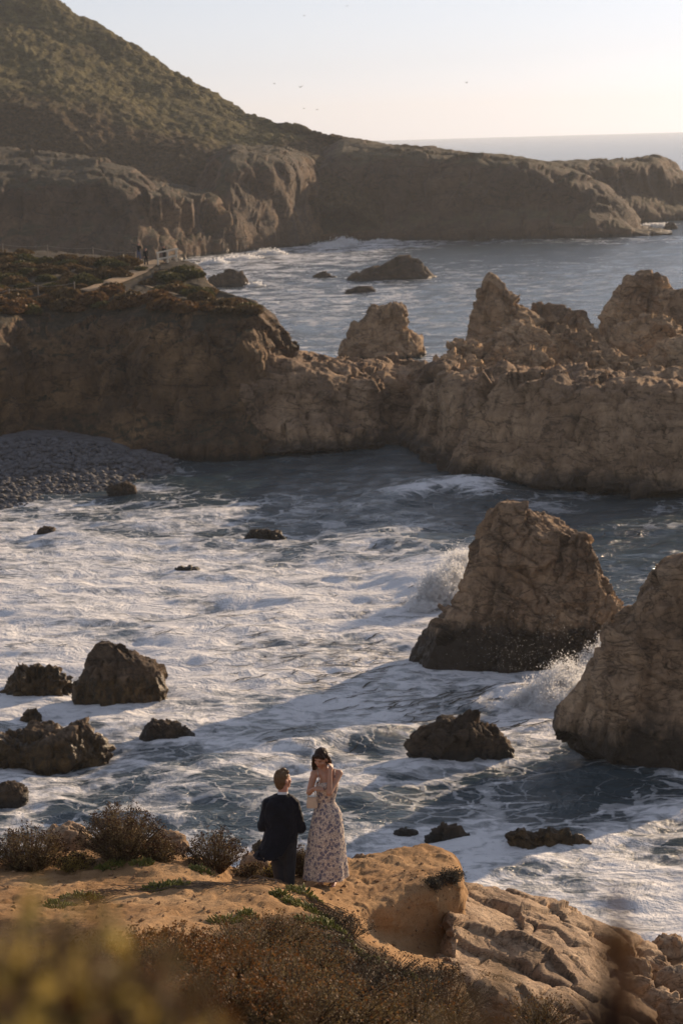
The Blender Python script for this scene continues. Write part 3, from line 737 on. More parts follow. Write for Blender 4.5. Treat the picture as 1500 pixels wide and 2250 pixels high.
# ------------------------------------------------------------------ near ground: ochre headland under the couple
NC = [  # photo column: back ridge, saddle, crest, crest front, slope, frame bottom as (y, distance)
    (-260, [(1905, 30.6), (1932, 28.6), (1985, 26.2), (2040, 23.8), (2130, 20), (2270, 15.5)]),
    (0,    [(1900, 30.6), (1930, 28.6), (1985, 26.2), (2040, 23.8), (2130, 20), (2270, 15.5)]),
    (150,  [(1886, 30.6), (1925, 28.6), (1974, 26.4), (2035, 24.0), (2130, 20), (2270, 15.5)]),
    (300,  [(1873, 30.4), (1938, 27.9), (1957, 26.9), (2028, 24.2), (2130, 20), (2270, 15.5)]),
    (450,  [(1893, 30.2), (1945, 28.0), (1949, 27.1), (2022, 24.5), (2130, 20), (2270, 15.5)]),
    (540,  [(1920, 30.2), (1990, 28.6), (1938, 27.3), (2020, 24.6), (2130, 20), (2270, 15.5)]),
    (600,  [(1930, 30.2), (2016, 28.6), (1936, 27.4), (2020, 24.8), (2130, 20), (2270, 15.6)]),
    (660,  [(1928, 30.4), (2010, 28.7), (1948, 27.6), (2025, 25.0), (2130, 20.2), (2270, 15.8)]),
    (700,  [(1915, 30.8), (1950, 29.2), (1965, 28.1), (2032, 25.4), (2130, 20.5), (2270, 16)]),
    (760,  [(1896, 31.3), (1938, 29.6), (1984, 28.1), (2042, 26.2), (2140, 21.5), (2270, 16.5)]),
    (810,  [(1882, 31.7), (1928, 29.9), (1992, 28.2), (2066, 27.7), (2145, 22.5), (2270, 17)]),
    (880,  [(1869, 32.0), (1914, 30.2), (1972, 28.5), (2090, 28.2), (2150, 23.5), (2270, 18)]),
    (950,  [(1872, 32.0), (1906, 30.5), (1944, 28.9), (2100, 28.5), (2160, 24.0), (2270, 18.5)]),
    (1000, [(1905, 31.4), (1925, 30.4), (1944, 29.2), (2104, 28.7), (2170, 24.5), (2270, 19)]),
    (1030, [(1946, 31.0), (1958, 30.3), (1972, 29.6), (2108, 28.0), (2175, 24.5), (2270, 19.5)]),
    (1090, [(1968, 31.0), (1995, 30.2), (2030, 29.4), (2125, 28.0), (2185, 24.8), (2270, 20)]),
    (1200, [(2000, 31.0), (2035, 30.2), (2080, 29.4), (2150, 28.2), (2200, 25.2), (2270, 20.5)]),
    (1350, [(2085, 31.0), (2110, 30.3), (2140, 29.6), (2180, 28.6), (2215, 26), (2270, 22)]),
    (1480, [(2120, 32.0), (2140, 31.0), (2165, 30.2), (2200, 29.2), (2230, 27), (2275, 24)]),
    (1700, [(2150, 33.0), (2165, 32.0), (2190, 31.2), (2215, 30.2), (2245, 28), (2285, 25)])]
rows = []
for j in range(6):
    rows.append([at(px, c[j][0], c[j][1]) - Vector((0, 0, float(np.interp(px, [1000, 1060], [0, .55])) if j < 5 else 0)) for px, c in NC])
drop0 = [Vector((p.x * 1.04, p.y + 1.6, p.z - 1.6)) for p in rows[0]]
drop1 = [Vector((p.x * 1.25, p.y + 7.5, p.z - 9.5)) for p in rows[0]]
drop2 = [Vector((p.x * 1.7, p.y + 22, -1.5)) for p in rows[0]]
n8 = [Vector((px_ * 1.1 / 1500 * 12 - 6, 8.0, 22.3)) for px_, _ in NC]
n3 = [Vector((px_ / 1500 * 14 - 7, 2.5, 24.35)) for px_, _ in NC]
n0 = [Vector((px_ / 1500 * 14 - 7, -1.0, 24.7)) for px_, _ in NC]
nb = [Vector((px_ / 1500 * 16 - 8, -9.0, 25.6)) for px_, _ in NC]
ctrl = [nb, n0, n3, n8] + rows[::-1] + [drop0, drop1, drop2]
C = np.array([[tuple(p) for p in r] for r in ctrl])
seg_n = [4, 5, 8, 24, 34, 40, 44, 34, 34, 44, 14, 24, 24]     # rows of faces between control rows
seg_n = seg_n[:len(ctrl) - 1]
tv = np.concatenate([np.linspace(k, k + 1, q, endpoint=False) for k, q in enumerate(seg_n)] + [[len(ctrl) - 1]])
def ground_fn(P):
    far = sstep(6, 14, P[:, 1])
    low = 1 - sstep(11, 15.5, P[:, 2])
    r = fbm(P, 1.6, 4, 201) * .13 * far + fbm(P, .4, 4, 205) * .035 * far
    rill = fbm(P * np.array([1.6, 1, .4]), .5, 4, 207, .6, True) * .05 * far
    crumble = facet(P, .30, 221, crack=.1, tilt=1.0) * .030 * far + np.abs(fbm(P, .16, 3, 223)) * .018 * far
    return r + rill * .8 + crumble + low * (fbm(P, 4, 5, 209, .55, True) * .9 + facet(P, 1.4, 211) * .35)
G = loft(ctrl, 520, len(tv), tv=tv)
G = displace(G, ground_fn)
pp = project(G.reshape(-1, 3)); PX = pp[:, 0]; PY = pp[:, 1]
zz = G.reshape(-1, 3)
# plant litter under the scrub, bare sand on the mounds and the trodden ledge
lit = sstep(-20, 45, PY - np.interp(PX, [0, 150, 250, 300, 420, 470, 520, 600, 690, 730, 800, 900, 1050, 1500],
                                    [2010, 2010, 2035, 2075, 2090, 2040, 2010, 2000, 1990, 2005, 2055, 2120, 2125, 2180]))
lit = np.where(zz[:, 1] > 29.9, np.maximum(lit, .55 * sstep(30.1, 30.9, zz[:, 1]) * sstep(760, 640, PX)), lit)
lit = np.maximum(lit, .55 * np.exp(-((PY - np.interp(PX, [100, 300, 450, 560, 660], [1985, 1955, 1945, 1935, 1940])) / 9) ** 2) * sstep(90, 140, PX) * sstep(700, 650, PX))
lit = np.where(zz[:, 1] < 12, 1, lit)
me = mesh_np('ground', zz, grid_faces(520, len(tv)))
a = me.attributes.new('litter', 'FLOAT', 'POINT'); a.data.foreach_set('value', lit.astype(np.float32))
ground = link('ground', me, M['sand']); tag(ground, 'ochre sandy headland with mounds and a crumbling bank', 'ground', kind='structure')
GB = bvh_of(me)

# jointed granite outcrop right of the bank
OC = [(900, [(1960, 32.0), (1975, 31.6), (1995, 31.0), (2050, 30.2), (2110, 29.4), (2150, 28.4)]),
      (985, [(1938, 31.1), (1948, 30.4), (1962, 29.5), (2030, 28.6), (2100, 28.0), (2150, 27.0)]),
      (1025, [(1944, 31.2), (1958, 30.5), (1985, 29.6), (2040, 28.7), (2105, 28.0), (2165, 26.6)]),
      (1075, [(1948, 31.4), (1972, 30.6), (2005, 29.7), (2050, 28.8), (2115, 28.0), (2180, 26.5)]),
      (1140, [(1962, 31.5), (1992, 30.6), (2025, 29.8), (2065, 28.9), (2120, 28.1), (2190, 26.6)]),
      (1200, [(1982, 31.5), (2005, 30.7), (2030, 29.9), (2075, 29.0), (2130, 28.2), (2200, 26.8)]),
      (1250, [(1992, 31.4), (2012, 30.7), (2040, 30.0), (2085, 29.1), (2140, 28.4), (2205, 27.0)]),
      (1300, [(2018, 31.4), (2035, 30.8), (2065, 30.1), (2105, 29.3), (2155, 28.6), (2215, 27.2)]),
      (1350, [(2045, 31.4), (2065, 30.8), (2092, 30.2), (2128, 29.5), (2172, 28.8), (2222, 27.5)]),
      (1400, [(2060, 31.5), (2082, 31.0), (2112, 30.4), (2145, 29.7), (2185, 29.0), (2232, 27.8)]),
      (1445, [(2092, 31.6), (2112, 31.1), (2140, 30.5), (2170, 29.9), (2205, 29.2), (2240, 28.0)])]
rows = [[at(px, c[j][0], c[j][1]) for px, c in OC] for j in range(6)]
dr = [Vector((p.x, p.y + 1.0, p.z - 1.6)) for p in rows[0]]
dr2 = [Vector((p.x, p.y + 2.0, p.z - 6)) for p in rows[0]]
front = [Vector((p.x, p.y - 1.2, p.z - 1.0)) for p in rows[5]]
def joints(P):
    w = np.stack([fbm(P + 9.1 * k, .9, 3, 300 + k) for k in range(3)], -1) * .16
    Q = P + w
    d1 = Q @ np.array([.45, .30, .84]); d2 = Q @ np.array([.83, -.45, -.32]); d3 = Q @ np.array([.2, .95, -.25])
    def blocks(d, s, sd, sharp):
        k = d / s; i = np.floor(k); f = np.abs((k - i) * 2 - 1)
        h = _f(_h(i.astype(np.int64), np.zeros(len(i), np.int64), np.zeros(len(i), np.int64), sd))
        return (1 - f ** sharp), h, i
    a1, h1, i1 = blocks(d1, .30, 5, 12)
    off = h1 * .7
    a2, h2, _ = blocks(d2 + off, 1.1, 6, 26); a3, h3, _ = blocks(d3 + off * 2, 1.5, 7, 30)
    r = -.10 * (1 - a1) - .07 * (1 - a2) - .06 * (1 - a3) + (h1 - .5) * .10 + (h2 - .5) * .06
    return r + fbm(P, .9, 4, 320) * .10 + facet(P, 1.1, 322, crack=.12) * .10 + facet(P, .35, 323, crack=.2) * .022 + fbm(P, .12, 3, 325) * .014
G = loft([front] + rows[::-1] + [dr, dr2], 460, 330)
G = displace(G, joints)
me = mesh_np('granite_outcrop', G.reshape(-1, 3), grid_faces(460, 330))
o = link('granite_outcrop', me, M['granite']); tag(o, 'pale jointed granite outcrop sloping right from the sandy bank', 'rock')
OB = bvh_of(me)
# loose boulders at the right foot of the outcrop and behind the sand ridge
def boulder(px, py, d, w, h, label, seed, mat=None, depth=.8, stretch=(1.3, 1.3, .7)):
    """boulder seen centred at (px,py), w x h photo pixels, d metres away"""
    T = [(py - h * .5, px - w * .16, px + w * .18), (py - h * .44, px - w * .30, px + w * .32), (py - h * .25, px - w * .44, px + w * .42),
         (py, px - w * .5, px + w * .48), (py + h * .3, px - w * .48, px + w * .5), (py + h * .5, px - w * .42, px + w * .44)]
    k = d / FPX
    return rock('boulder', T, label, mat or M['granite'], depth, seed, amp=w * k * .075, rings=44, seg=80, D=d, zb=at(px, py + h * .5, d).z - h * k * .6, stretch=stretch)
for k, (px, py, d, w, h, lab) in enumerate([
        (1470, 2085, 31.5, 80, 60, 'dark granite boulder at right edge against the foam'),
        (1430, 2135, 30.0, 100, 62, 'granite boulder just under the dark edge boulder'),
        (1480, 2160, 29.5, 95, 70, 'large granite boulder touching the right edge, below the others'),
        (1395, 2175, 28.8, 88, 58, 'flat granite boulder leaning on the outcrop foot'),
        (1450, 2200, 28.3, 84, 50, 'small lit granite block near the lower right corner'),
        (1490, 2228, 27.6, 95, 60, 'granite boulder in the lower right corner'),
        (1365, 2105, 30.2, 70, 66, 'split granite boulder on the outcrop shoulder'),
        (1395, 2130, 29.6, 74, 50, 'wedge of granite tilted against the split boulder')]):
    boulder(px, py, d, w, h, lab, 401 + k * 5)
boulder(150, 1836, 34.5, 105, 44, 'grey granite boulder behind the leftmost dry shrub', 451)
boulder(368, 1856, 34.0, 90, 52, 'grey granite boulder between the two tall dry shrubs', 457)
boulder(262, 1846, 34.6, 120, 50, 'grey granite boulder hidden behind the tallest dry shrub', 461)
boulder(560, 1895, 32.5, 70, 40, 'pale flat stone left of the man at the cliff edge', 463)
boulder(790, 1892, 31.2, 34, 30, 'small pale stone at the cliff edge right of the woman', 467)
boulder(668, 1905, 31.0, 44, 60, 'dark upright stone between the couple at the edge', 469, M['dark_rock'])

# stones and crumbs lying on the sand
g = np.random.default_rng(19); VV, FF, nn = [], [], 0
for k in range(900):
    px, py = (g.uniform(0, 720), g.uniform(1895, 2080)) if k % 2 else (g.uniform(700, 1040), g.uniform(1880, 2110))
    c = hit(px, py, GB)
    if c is None or c.y > 33: continue
    s_ = .006 + .022 * g.random() ** 3
    V = np.array([(1, 0, 0), (-1, 0, 0), (0, 1, 0), (0, -1, 0), (0, 0, 1), (0, 0, -1)], float) * (1 + .3 * g.normal(size=(6, 1))) * np.array([1.3, 1, .8]) * s_
    F = np.array([(0, 2, 4), (2, 1, 4), (1, 3, 4), (3, 0, 4), (2, 0, 5), (1, 2, 5), (3, 1, 5), (0, 3, 5)])
    a_ = g.random() * 6.28; V = np.stack([V[:, 0] * math.cos(a_) - V[:, 1] * math.sin(a_), V[:, 0] * math.sin(a_) + V[:, 1] * math.cos(a_), V[:, 2]], -1)
    VV.append(V + np.array(c) + np.array([0, 0, s_ * .4])); FF.append(F + nn); nn += 6
o = link('sand_stones', mesh_np('sand_stones', np.concatenate(VV), np.concatenate(FF)), simple_mat('sand_stone', (.30, .19, .105), .9, .5, 5), None, False)
tag(o, 'small stones and crumbs strewn over the ochre sand', 'stones', kind='stuff')
# ------------------------------------------------------------------ plants
class Quads:
    """collects loose quads and thin three-sided tubes"""
    def __init__(s): s.V = []; s.F = []; s.n = 0
    def quads(s, P):                         # P (k,4,3)
        k = len(P); s.V.append(P.reshape(-1, 3)); s.F.append(np.arange(k * 4).reshape(k, 4) + s.n); s.n += k * 4
    def tube(s, pts, r, sides=3):            # pts (m,3), r (m,)
        m_ = len(pts); t = np.gradient(pts, axis=0); t /= np.maximum(np.linalg.norm(t, axis=1, keepdims=True), 1e-9)
        ref = np.array([.3, .9, .2]) if abs(t[0, 1]) < .8 else np.array([1., .1, 0])
        a_ = np.cross(t, ref); a_ /= np.linalg.norm(a_, axis=1, keepdims=True); b_ = np.cross(t, a_)
        th = np.arange(sides) * 2 * np.pi / sides
        ring = pts[:, None] + (np.cos(th)[None, :, None] * a_[:, None] + np.sin(th)[None, :, None] * b_[:, None]) * np.asarray(r)[:, None, None]
        s.V.append(ring.reshape(-1, 3)); idx = np.arange(m_ * sides).reshape(m_, sides) + s.n
        nx = np.roll(idx, -1, 1)
        s.F.append(np.stack([idx[:-1], nx[:-1], nx[1:], idx[1:]], -1).reshape(-1, 4)); s.n += m_ * sides
    def mesh(s, name):
        return mesh_np(name, np.concatenate(s.V), np.concatenate(s.F))
def leaf_quads(C, size, g, aspect=.45, up=0.25):
    """random leaf blades centred at C (k,3)"""
    k = len(C)
    d = g.normal(size=(k, 3)); d[:, 2] += up; d /= np.linalg.norm(d, axis=1, keepdims=True)
    e = np.cross(d, g.normal(size=(k, 3))); e /= np.linalg.norm(e, axis=1, keepdims=True)
    s_ = (size * (.6 + .8 * g.random(k)))[:, None]
    return np.stack([C - d * s_ * .5, C + e * s_ * aspect * .5, C + d * s_ * .5, C - e * s_ * aspect * .5], 1)
LM = {
    'dry': leaf_mat('dry_brown_leaves', [(.30, (.05, .036, .017)), (.50, (.15, .108, .048)), (.70, (.30, .225, .105))], 5),
    'rust': leaf_mat('rust_heads', [(.30, (.07, .030, .011)), (.52, (.17, .078, .024)), (.72, (.32, .17, .06))], 5),
    'dark_head': leaf_mat('dark_seed_heads', [(.3, (.022, .012, .008)), (.6, (.065, .033, .018)), (.75, (.12, .07, .035))], 8),
    'grey': leaf_mat('grey_sage_leaves', [(.30, (.028, .026, .020)), (.52, (.080, .070, .052)), (.72, (.15, .135, .10))], 5),
    'olive': leaf_mat('olive_leaves', [(.30, (.17, .13, .035)), (.50, (.40, .30, .085)), (.70, (.60, .46, .16))], 9, transl=.6),
    'green': leaf_mat('ice_plant_green', [(.30, (.045, .045, .014)), (.48, (.17, .18, .04)), (.68, (.36, .32, .08))], 9, .45, .15),
    'stem': simple_mat('dry_stems', (.085, .050, .028), .85, .4, 12),
    'twig': simple_mat('grey_twigs', (.16, .12, .085), .9, .4, 12),
}
def shrub(name, base, r, h, label, seed, leaf='dry', head='dark_head', stems=170, leaves=22, heads=9, lsize=.028, hsize=.02, cat='shrub', group=None, lean=(.0, 0), spread=.75, up=.25, even=False):
    g = np.random.default_rng(seed)
    root = empty(name, base)
    tag(root, label, cat, group)
    S, L, Hd = Quads(), Quads(), Quads()
    for k in range(stems):
        a_ = g.random() * 2 * np.pi; q = math.sqrt(g.random()) * r
        tip = np.array([math.cos(a_) * q, math.sin(a_) * q, h * (1 - .62 * (q / r) ** 1.8) * (.62 + .45 * g.random())])
        if even: tip[2] = h * (1 - .10 * (q / r) ** 2 - .16 * g.random() ** 1.5)
        tip[:2] += np.array(lean) * h
        b_ = np.array([math.cos(a_) * q * (1 - spread), math.sin(a_) * q * (1 - spread), -.05])
        t = np.linspace(0, 1, 5)[:, None]
        bow = np.array([tip[0] - b_[0], tip[1] - b_[1], 0]) * .25
        pts = b_ + (tip - b_) * t - bow * (t * (1 - t)) * 1.2 + g.normal(size=(5, 3)) * .012 * h * t
        S.tube(pts, np.linspace(.0045, .0018, 5) * (.6 + h))
        u = (.28 + .72 * g.random(leaves) ** .8) if not even else (.72 + .28 * g.random(leaves))
        c = np.stack([np.interp(u, t[:, 0], pts[:, j]) for j in range(3)], -1) + g.normal(size=(leaves, 3)) * lsize * .9
        L.quads(leaf_quads(c, lsize, g, up=up))
        if heads:
            c = pts[-1] + g.normal(size=(heads, 3)) * hsize * np.array([.8, .8, .9])
            Hd.quads(leaf_quads(c, hsize, g, .8))
    link('stems', S.mesh('stems'), LM['stem'], root, False)['kind'] = 'stuff'
    link('foliage', L.mesh('foliage'), LM[leaf], root, False)['kind'] = 'stuff'
    if heads: link('seed_heads', Hd.mesh('seed_heads'), LM[head], root, False)['kind'] = 'stuff'
    return root
def onto(px, py, bvh, lift=0.0):
    p = hit(px, py, bvh)
    while p is None and py < 2300:        # just above the rim: step down onto it
        py += 1.5; p = hit(px, py, bvh)
    return p + Vector((0, 0, lift)) if p is not None else None

# dry shrubs on the seaward rim of the sand
RIM = 'dry shrubs on the seaward rim'
shrub('dry_shrub', onto(66, 1906, GB), .52, .58, 'dark brown dry shrub at the left edge of the sand ridge', 1, stems=230, leaves=26, group=RIM)
shrub('dry_shrub', onto(-70, 1908, GB), .50, .50, 'dark dry shrub cut off by the left picture edge', 2, stems=150, group=RIM)
shrub('dry_shrub', onto(268, 1884, GB), .62, .70, 'tallest dry shrub with dark seed heads on the sand ridge', 3, stems=340, leaves=24, group=RIM)
shrub('dry_shrub', onto(352, 1890, GB), .30, .30, 'low dry shrub against the right side of the tallest one', 4, stems=110, group=RIM)
shrub('dry_shrub', onto(474, 1908, GB), .42, .54, 'spiky dry shrub standing apart, nearest the man', 5, stems=180, leaves=16, heads=11, group=RIM)
shrub('dry_shrub', onto(165, 1908, GB), .26, .22, 'small yellowish shrub between the two left shrubs', 6, leaf='olive', stems=90, group=RIM)
shrub('dry_shrub', onto(550, 1924, GB), .26, .16, 'low brown tuft at the sand rim left of the man', 7, stems=80, group=RIM)
shrub('dry_shrub', onto(604, 1930, GB), .18, .20, 'low brown tuft right behind the man', 8, stems=70, leaf='olive', group=RIM)
shrub('dry_shrub', onto(664, 1925, GB), .16, .40, 'upright brown shrub between the couple', 9, stems=90, group=RIM)
shrub('dry_shrub', onto(990, 1932, GB), .22, .14, 'dark low tuft on the corner of the sandy bank', 10, leaf='grey', stems=80, heads=0, group=RIM)
shrub('dry_shrub', onto(955, 1945, GB), .16, .10, 'small dark mat on the lip of the sandy bank', 12, leaf='grey', stems=60, heads=0, group=RIM)

# ice plant and mats on the sand
def ice_plant(px, py, r, label, seed, nf=130, fl=.055):
    p = onto(px, py, GB); g = np.random.default_rng(seed)
    Q = Quads()
    for k in range(nf):
        a_ = g.random() * 2 * np.pi; q = math.sqrt(g.random()) * r
        x, y = p.x + math.cos(a_) * q * 1.4, p.y + math.sin(a_) * q
        b_ = drop(x, y, GB)
        if b_ is None: continue
        b_ = np.array(b_) - np.array(p)
        hh = .07 * (1 - (q / r) ** 2)
        b_[2] += hh * g.random()
        d = np.array([math.cos(a_) * .5, math.sin(a_) * .5, .75]) + g.normal(size=3) * .4; d /= np.linalg.norm(d)
        f_ = fl * (.6 + .7 * g.random())
        pts = b_ + d * np.array([0, .45, .85, 1.0])[:, None] * f_ - np.array([0, 0, .012])
        Q.tube(pts, np.array([.008, .0085, .006, .001]) * (fl / .05), 4)
    o = link('ice_plant', Q.mesh('ice_plant'), LM['green'], None, True); o.location = p
    tag(o, label, 'plant', 'ice plants on the sand')
for k, (px, py, r, lab, nf) in enumerate([
        (352, 1952, .17, 'green ice plant mat on the hollow edge, left of centre', 220), (390, 1948, .10, 'small green ice plant just right of the hollow mat', 110),
        (180, 1972, .17, 'green ice plant on the left sand crest', 180), (130, 1995, .12, 'small ice plant below the left sand crest', 110),
        (240, 1905, .14, 'yellow-green ice plant at the foot of the tallest shrub', 150), (310, 1900, .10, 'tiny ice plant right of the tallest shrub foot', 90),
        (442, 1914, .10, 'green ice plant at the foot of the spiky shrub', 90),
        (668, 1962, .15, 'green ice plant directly in front of the man and woman', 190), (615, 1968, .08, 'small ice plant in front of the man', 80),
        (676, 2000, .22, 'largest green ice plant spilling down below the couple', 330), (706, 2035, .20, 'green ice plant on the scrub edge below the largest', 280),
        (742, 2070, .12, 'ice plant at the foot of the sandy bank, left end', 130), (500, 2025, .14, 'green ice plant in the upper left of the scrub slope', 150),
        (545, 2010, .08, 'small ice plant at the top of the scrub slope', 70), (800, 2110, .18, 'yellow-green ice plant below the sandy bank', 200),
        (880, 2150, .16, 'ice plant low on the slope below the sandy bank', 160)]):
    ice_plant(px, py, r, lab, 500 + k, nf)
# dead twigs lying along the sand crest
def twigs(pts, label, seed, cnt=60, spread=.16, ln=.28):
    g = np.random.default_rng(seed); Q = Quads(); P0 = None
    W = [onto(x, y, GB) for x, y in pts]
    for k in range(cnt):
        u = g.random() * (len(W) - 1); i = int(u); c = W[i].lerp(W[i + 1], u - i)
        x, y = c.x + g.normal() * spread, c.y + g.normal() * spread
        a_ = g.normal() * .5 + (0 if g.random() < .8 else 1.5)
        p_ = []
        for q in np.linspace(-.5, .5, 4):
            d_ = drop(x + math.cos(a_) * ln * q, y + math.sin(a_) * ln * q, GB)
            p_.append(np.array(d_) + np.array([0, 0, .012 + .03 * g.random()]))
        Q.tube(np.array(p_), np.array([.004, .0045, .0035, .002]))
    o = link('twig_litter', Q.mesh('twig_litter'), LM['twig'], None, False)
    tag(o, label, 'twigs', kind='stuff')
twigs([(150, 1990), (200, 1972), (300, 1958), (450, 1950), (560, 1942), (640, 1950)], 'grey dead twigs scattered along the sand crest', 1, 150)
twigs([(690, 1990), (730, 2010), (750, 2050), (770, 2080)], 'grey dead twigs beside the largest ice plant', 2, 130, .12)

# scrub covering the slope below the sand
g0 = np.random.default_rng(5)
SL = 'brown scrub on the near slope'
spec = [(525, 2090, 'dry'), (590, 2080, 'dry'), (640, 2085, 'dry'), (560, 2110, 'dry'), (690, 2130, 'dry'), (620, 2150, 'dry'), (745, 2140, 'grey'), (500, 2130, 'rustb'), (445, 2130, 'rustb'),
        (385, 2135, 'rustb'), (325, 2125, 'rustb'), (415, 2150, 'rustb'), (480, 2180, 'rustb'), (350, 2150, 'rustb'), (560, 2190, 'rustb'), (640, 2210, 'dry'), (700, 2200, 'dry'), (770, 2190, 'grey'),
        (830, 2160, 'grey'), (840, 2210, 'dry'), (900, 2190, 'grey'), (580, 2245, 'rustb'), (500, 2240, 'rustb'), (420, 2220, 'rustb'), (660, 2260, 'dry'), (740, 2255, 'dry'), (820, 2260, 'dry'),
        (910, 2245, 'dry'), (980, 2220, 'grey'), (1000, 2270, 'dry'), (1090, 2250, 'dry'), (960, 2160, 'grey'), (1050, 2190, 'dry'), (1180, 2260, 'dry'), (280, 2130, 'dry'), (300, 2200, 'dry'),
        (200, 2150, 'dry'), (100, 2150, 'dry'), (240, 2180, 'dry'), (770, 2050, 'grey'), (735, 2030, 'grey'), (720, 2090, 'grey')]
WORD = {'dry': 'brown dry shrub', 'grey': 'grey sage shrub', 'rustb': 'rust-headed shrub'}
for k, (px, py, kd) in enumerate(spec):
    p = onto(px, py, GB)
    if p is None: continue
    sc = .8 + .5 * g0.random()
    small = .6 if (px, py) in ((770, 2050), (735, 2030), (720, 2090)) else 1
    shrub('scrub_shrub', p, .42 * sc * small, .30 * sc * small, WORD[kd] + ' among the scrub on the near slope', 700 + k,
          leaf={'dry': 'dry', 'grey': 'grey', 'rustb': 'dry'}[kd], head={'dry': 'rust', 'grey': 'dark_head', 'rustb': 'rust'}[kd], stems=int(120 * small),
          leaves=18, heads={'dry': 2, 'grey': 2, 'rustb': 11}[kd], lsize=.022, hsize=.021, group=SL + ' ' + kd.replace('rustb', 'rust'))

# out-of-focus plants right in front of the lens
def near_pt(px, py, d): return at(px, py, d)
def ground_at(x, y):
    h_ = drop(x, y, GB); return h_
for k, (px, ytop, d, r, leaf, lab) in enumerate([
        (-40, 1975, 1.45, .10, 'olive', 'blurred olive bush at the left edge in the very foreground'),
        (70, 2005, 1.55, .09, 'olive', 'blurred olive bush second from the left edge in the foreground'),
        (190, 2060, 1.5, .085, 'olive', 'blurred olive bush third from the left edge in the foreground'),
        (310, 2125, 1.5, .08, 'dry', 'blurred brown bush in the foreground, bottom left'),
        (430, 2175, 1.45, .07, 'dry', 'blurred brown bush at the bottom, left of centre'),
        (560, 2215, 1.4, .06, 'dry', 'blurred brown tuft at the bottom near the centre'),
        (1050, 2225, 1.4, .05, 'dry', 'blurred brown tuft at the bottom right of centre')]):
    t = at(px, ytop, d); b_ = ground_at(t.x, t.y)
    shrub('foreground_bush', b_, r, t.z - b_.z, lab, 900 + k, leaf=leaf, head='rust', stems=60, leaves=40, heads=3, lsize=.020, hsize=.010, spread=.35, even=True)
def stalk(px, ytop, d, w, label, seed, head='dark_head', hl=.16):
    t = at(px, ytop, d); b_ = ground_at(t.x, t.y); g = np.random.default_rng(seed)
    root = empty('seed_stalk', b_); tag(root, label, 'stalk')
    S, L = Quads(), Quads()
    h = t.z - b_.z
    pts = np.array([[0, 0, -.03], [.004, 0, h * .4], [-.004, .01, h * .75], [0, 0, h]])
    S.tube(pts, np.array([.006, .005, .004, .002]), 5)
    c = np.stack([g.normal(size=260) * w, g.normal(size=260) * w, h - hl * g.random(260) ** .7 * 1.0], -1)
    L.quads(leaf_quads(c, .010, g, .7))
    link('stem', S.mesh('stem'), LM['stem'], root, False); link('seed_head', L.mesh('seed_head'), LM[head], root, False)['kind'] = 'stuff'
stalk(1365, 1950, 1.25, .005, 'blurred dark red seed stalk rising at the right foreground', 31, 'rust', .16)
stalk(1352, 2085, 1.2, .008, 'blurred short dark seed stalk beside the taller one', 32, 'dark_head', .12)
stalk(1300, 2165, 1.2, .010, 'blurred brown seed stalk low at the right foreground', 33, 'dark_head', .12)
stalk(1410, 2195, 1.2, .010, 'blurred seed stalk at the lower right corner', 34, 'dark_head', .1)

# ------------------------------------------------------------------ scrub, path and fences on the bluff
def mound_mesh(name, seed, nl=620):
    g = np.random.default_rng(seed)
    u = g.normal(size=(nl, 3)); u /= np.linalg.norm(u, axis=1, keepdims=True); u[:, 2] = np.abs(u[:, 2])
    rad = (.78 + .28 * fbm(u * 1.0 + seed, .55, 3, seed)) * (.86 + .14 * g.random(nl))
    c = u * rad[:, None] * np.array([1, 1, .55])
    Q = Quads(); Q.quads(leaf_quads(c, .22, g, .7, .35))
    th, ph = np.meshgrid(np.linspace(0, 2 * np.pi, 17)[:-1], np.linspace(0, np.pi / 2, 7), indexing='ij')
    K = np.stack([np.cos(th) * np.cos(ph), np.sin(th) * np.cos(ph), np.sin(ph)], -1)
    K = K * (.72 + .25 * fbm(K.reshape(-1, 3) + seed, .55, 3, seed).reshape(th.shape))[..., None] * np.array([1, 1, .55])
    f_ = grid_faces(16, 7, True); Q.V.append(K.reshape(-1, 3)); Q.F.append(f_ + Q.n); Q.n += 112
    return Q.mesh(name)
BM = [leaf_mat('bluff_brown_scrub', [(.3, (.030, .024, .012)), (.5, (.11, .072, .030)), (.7, (.22, .14, .06))], .8),
      leaf_mat('bluff_rust_scrub', [(.3, (.045, .026, .012)), (.5, (.15, .082, .034)), (.7, (.27, .155, .065))], .8),
      leaf_mat('bluff_green_scrub', [(.3, (.024, .026, .011)), (.5, (.085, .080, .028)), (.7, (.17, .15, .05))], .8)]
meshes = []
for k in range(9):
    me = mound_mesh('bluff_shrub', 40 + k); me.materials.append(BM[k % 3]); smooth(me, False); meshes.append(me)
PATHPX = [(352, 574, 12), (330, 582, 14), (305, 598, 18), (262, 616, 20), (214, 634, 18), (182, 641, 10)]
PATH2 = [(312, 628, 12), (335, 633, 12), (372, 645, 14), (395, 650, 10)]
def near_path(px, py):
    for PTH in (PATHPX, PATH2):
        for (x, y, w) in PTH:
            if abs(px - x) < w * .9 + 6 and -4 < py - y < 18: return True
    return False
g = np.random.default_rng(77)
SH = []
for py in np.concatenate([np.arange(556, 664, 8.5), [668, 676, 684]]):
    step = 44 if py < 620 else 52
    for px in np.arange(-30, 600, step):
        x = px + g.normal() * 14; y = py + g.normal() * 2.5
        if near_path(x, y): continue
        lim = np.interp(x, [-30, 300, 345, 400, 440, 462, 500, 545, 577], [552, 578, 590, 582, 612, 645, 660, 675, 690])
        if y < lim or y > np.interp(x, [0, 300, 577], [690, 674, 694]): continue
        SH.append((x, y, 22 + 22 * g.random() + (8 if y > 640 else 0)))
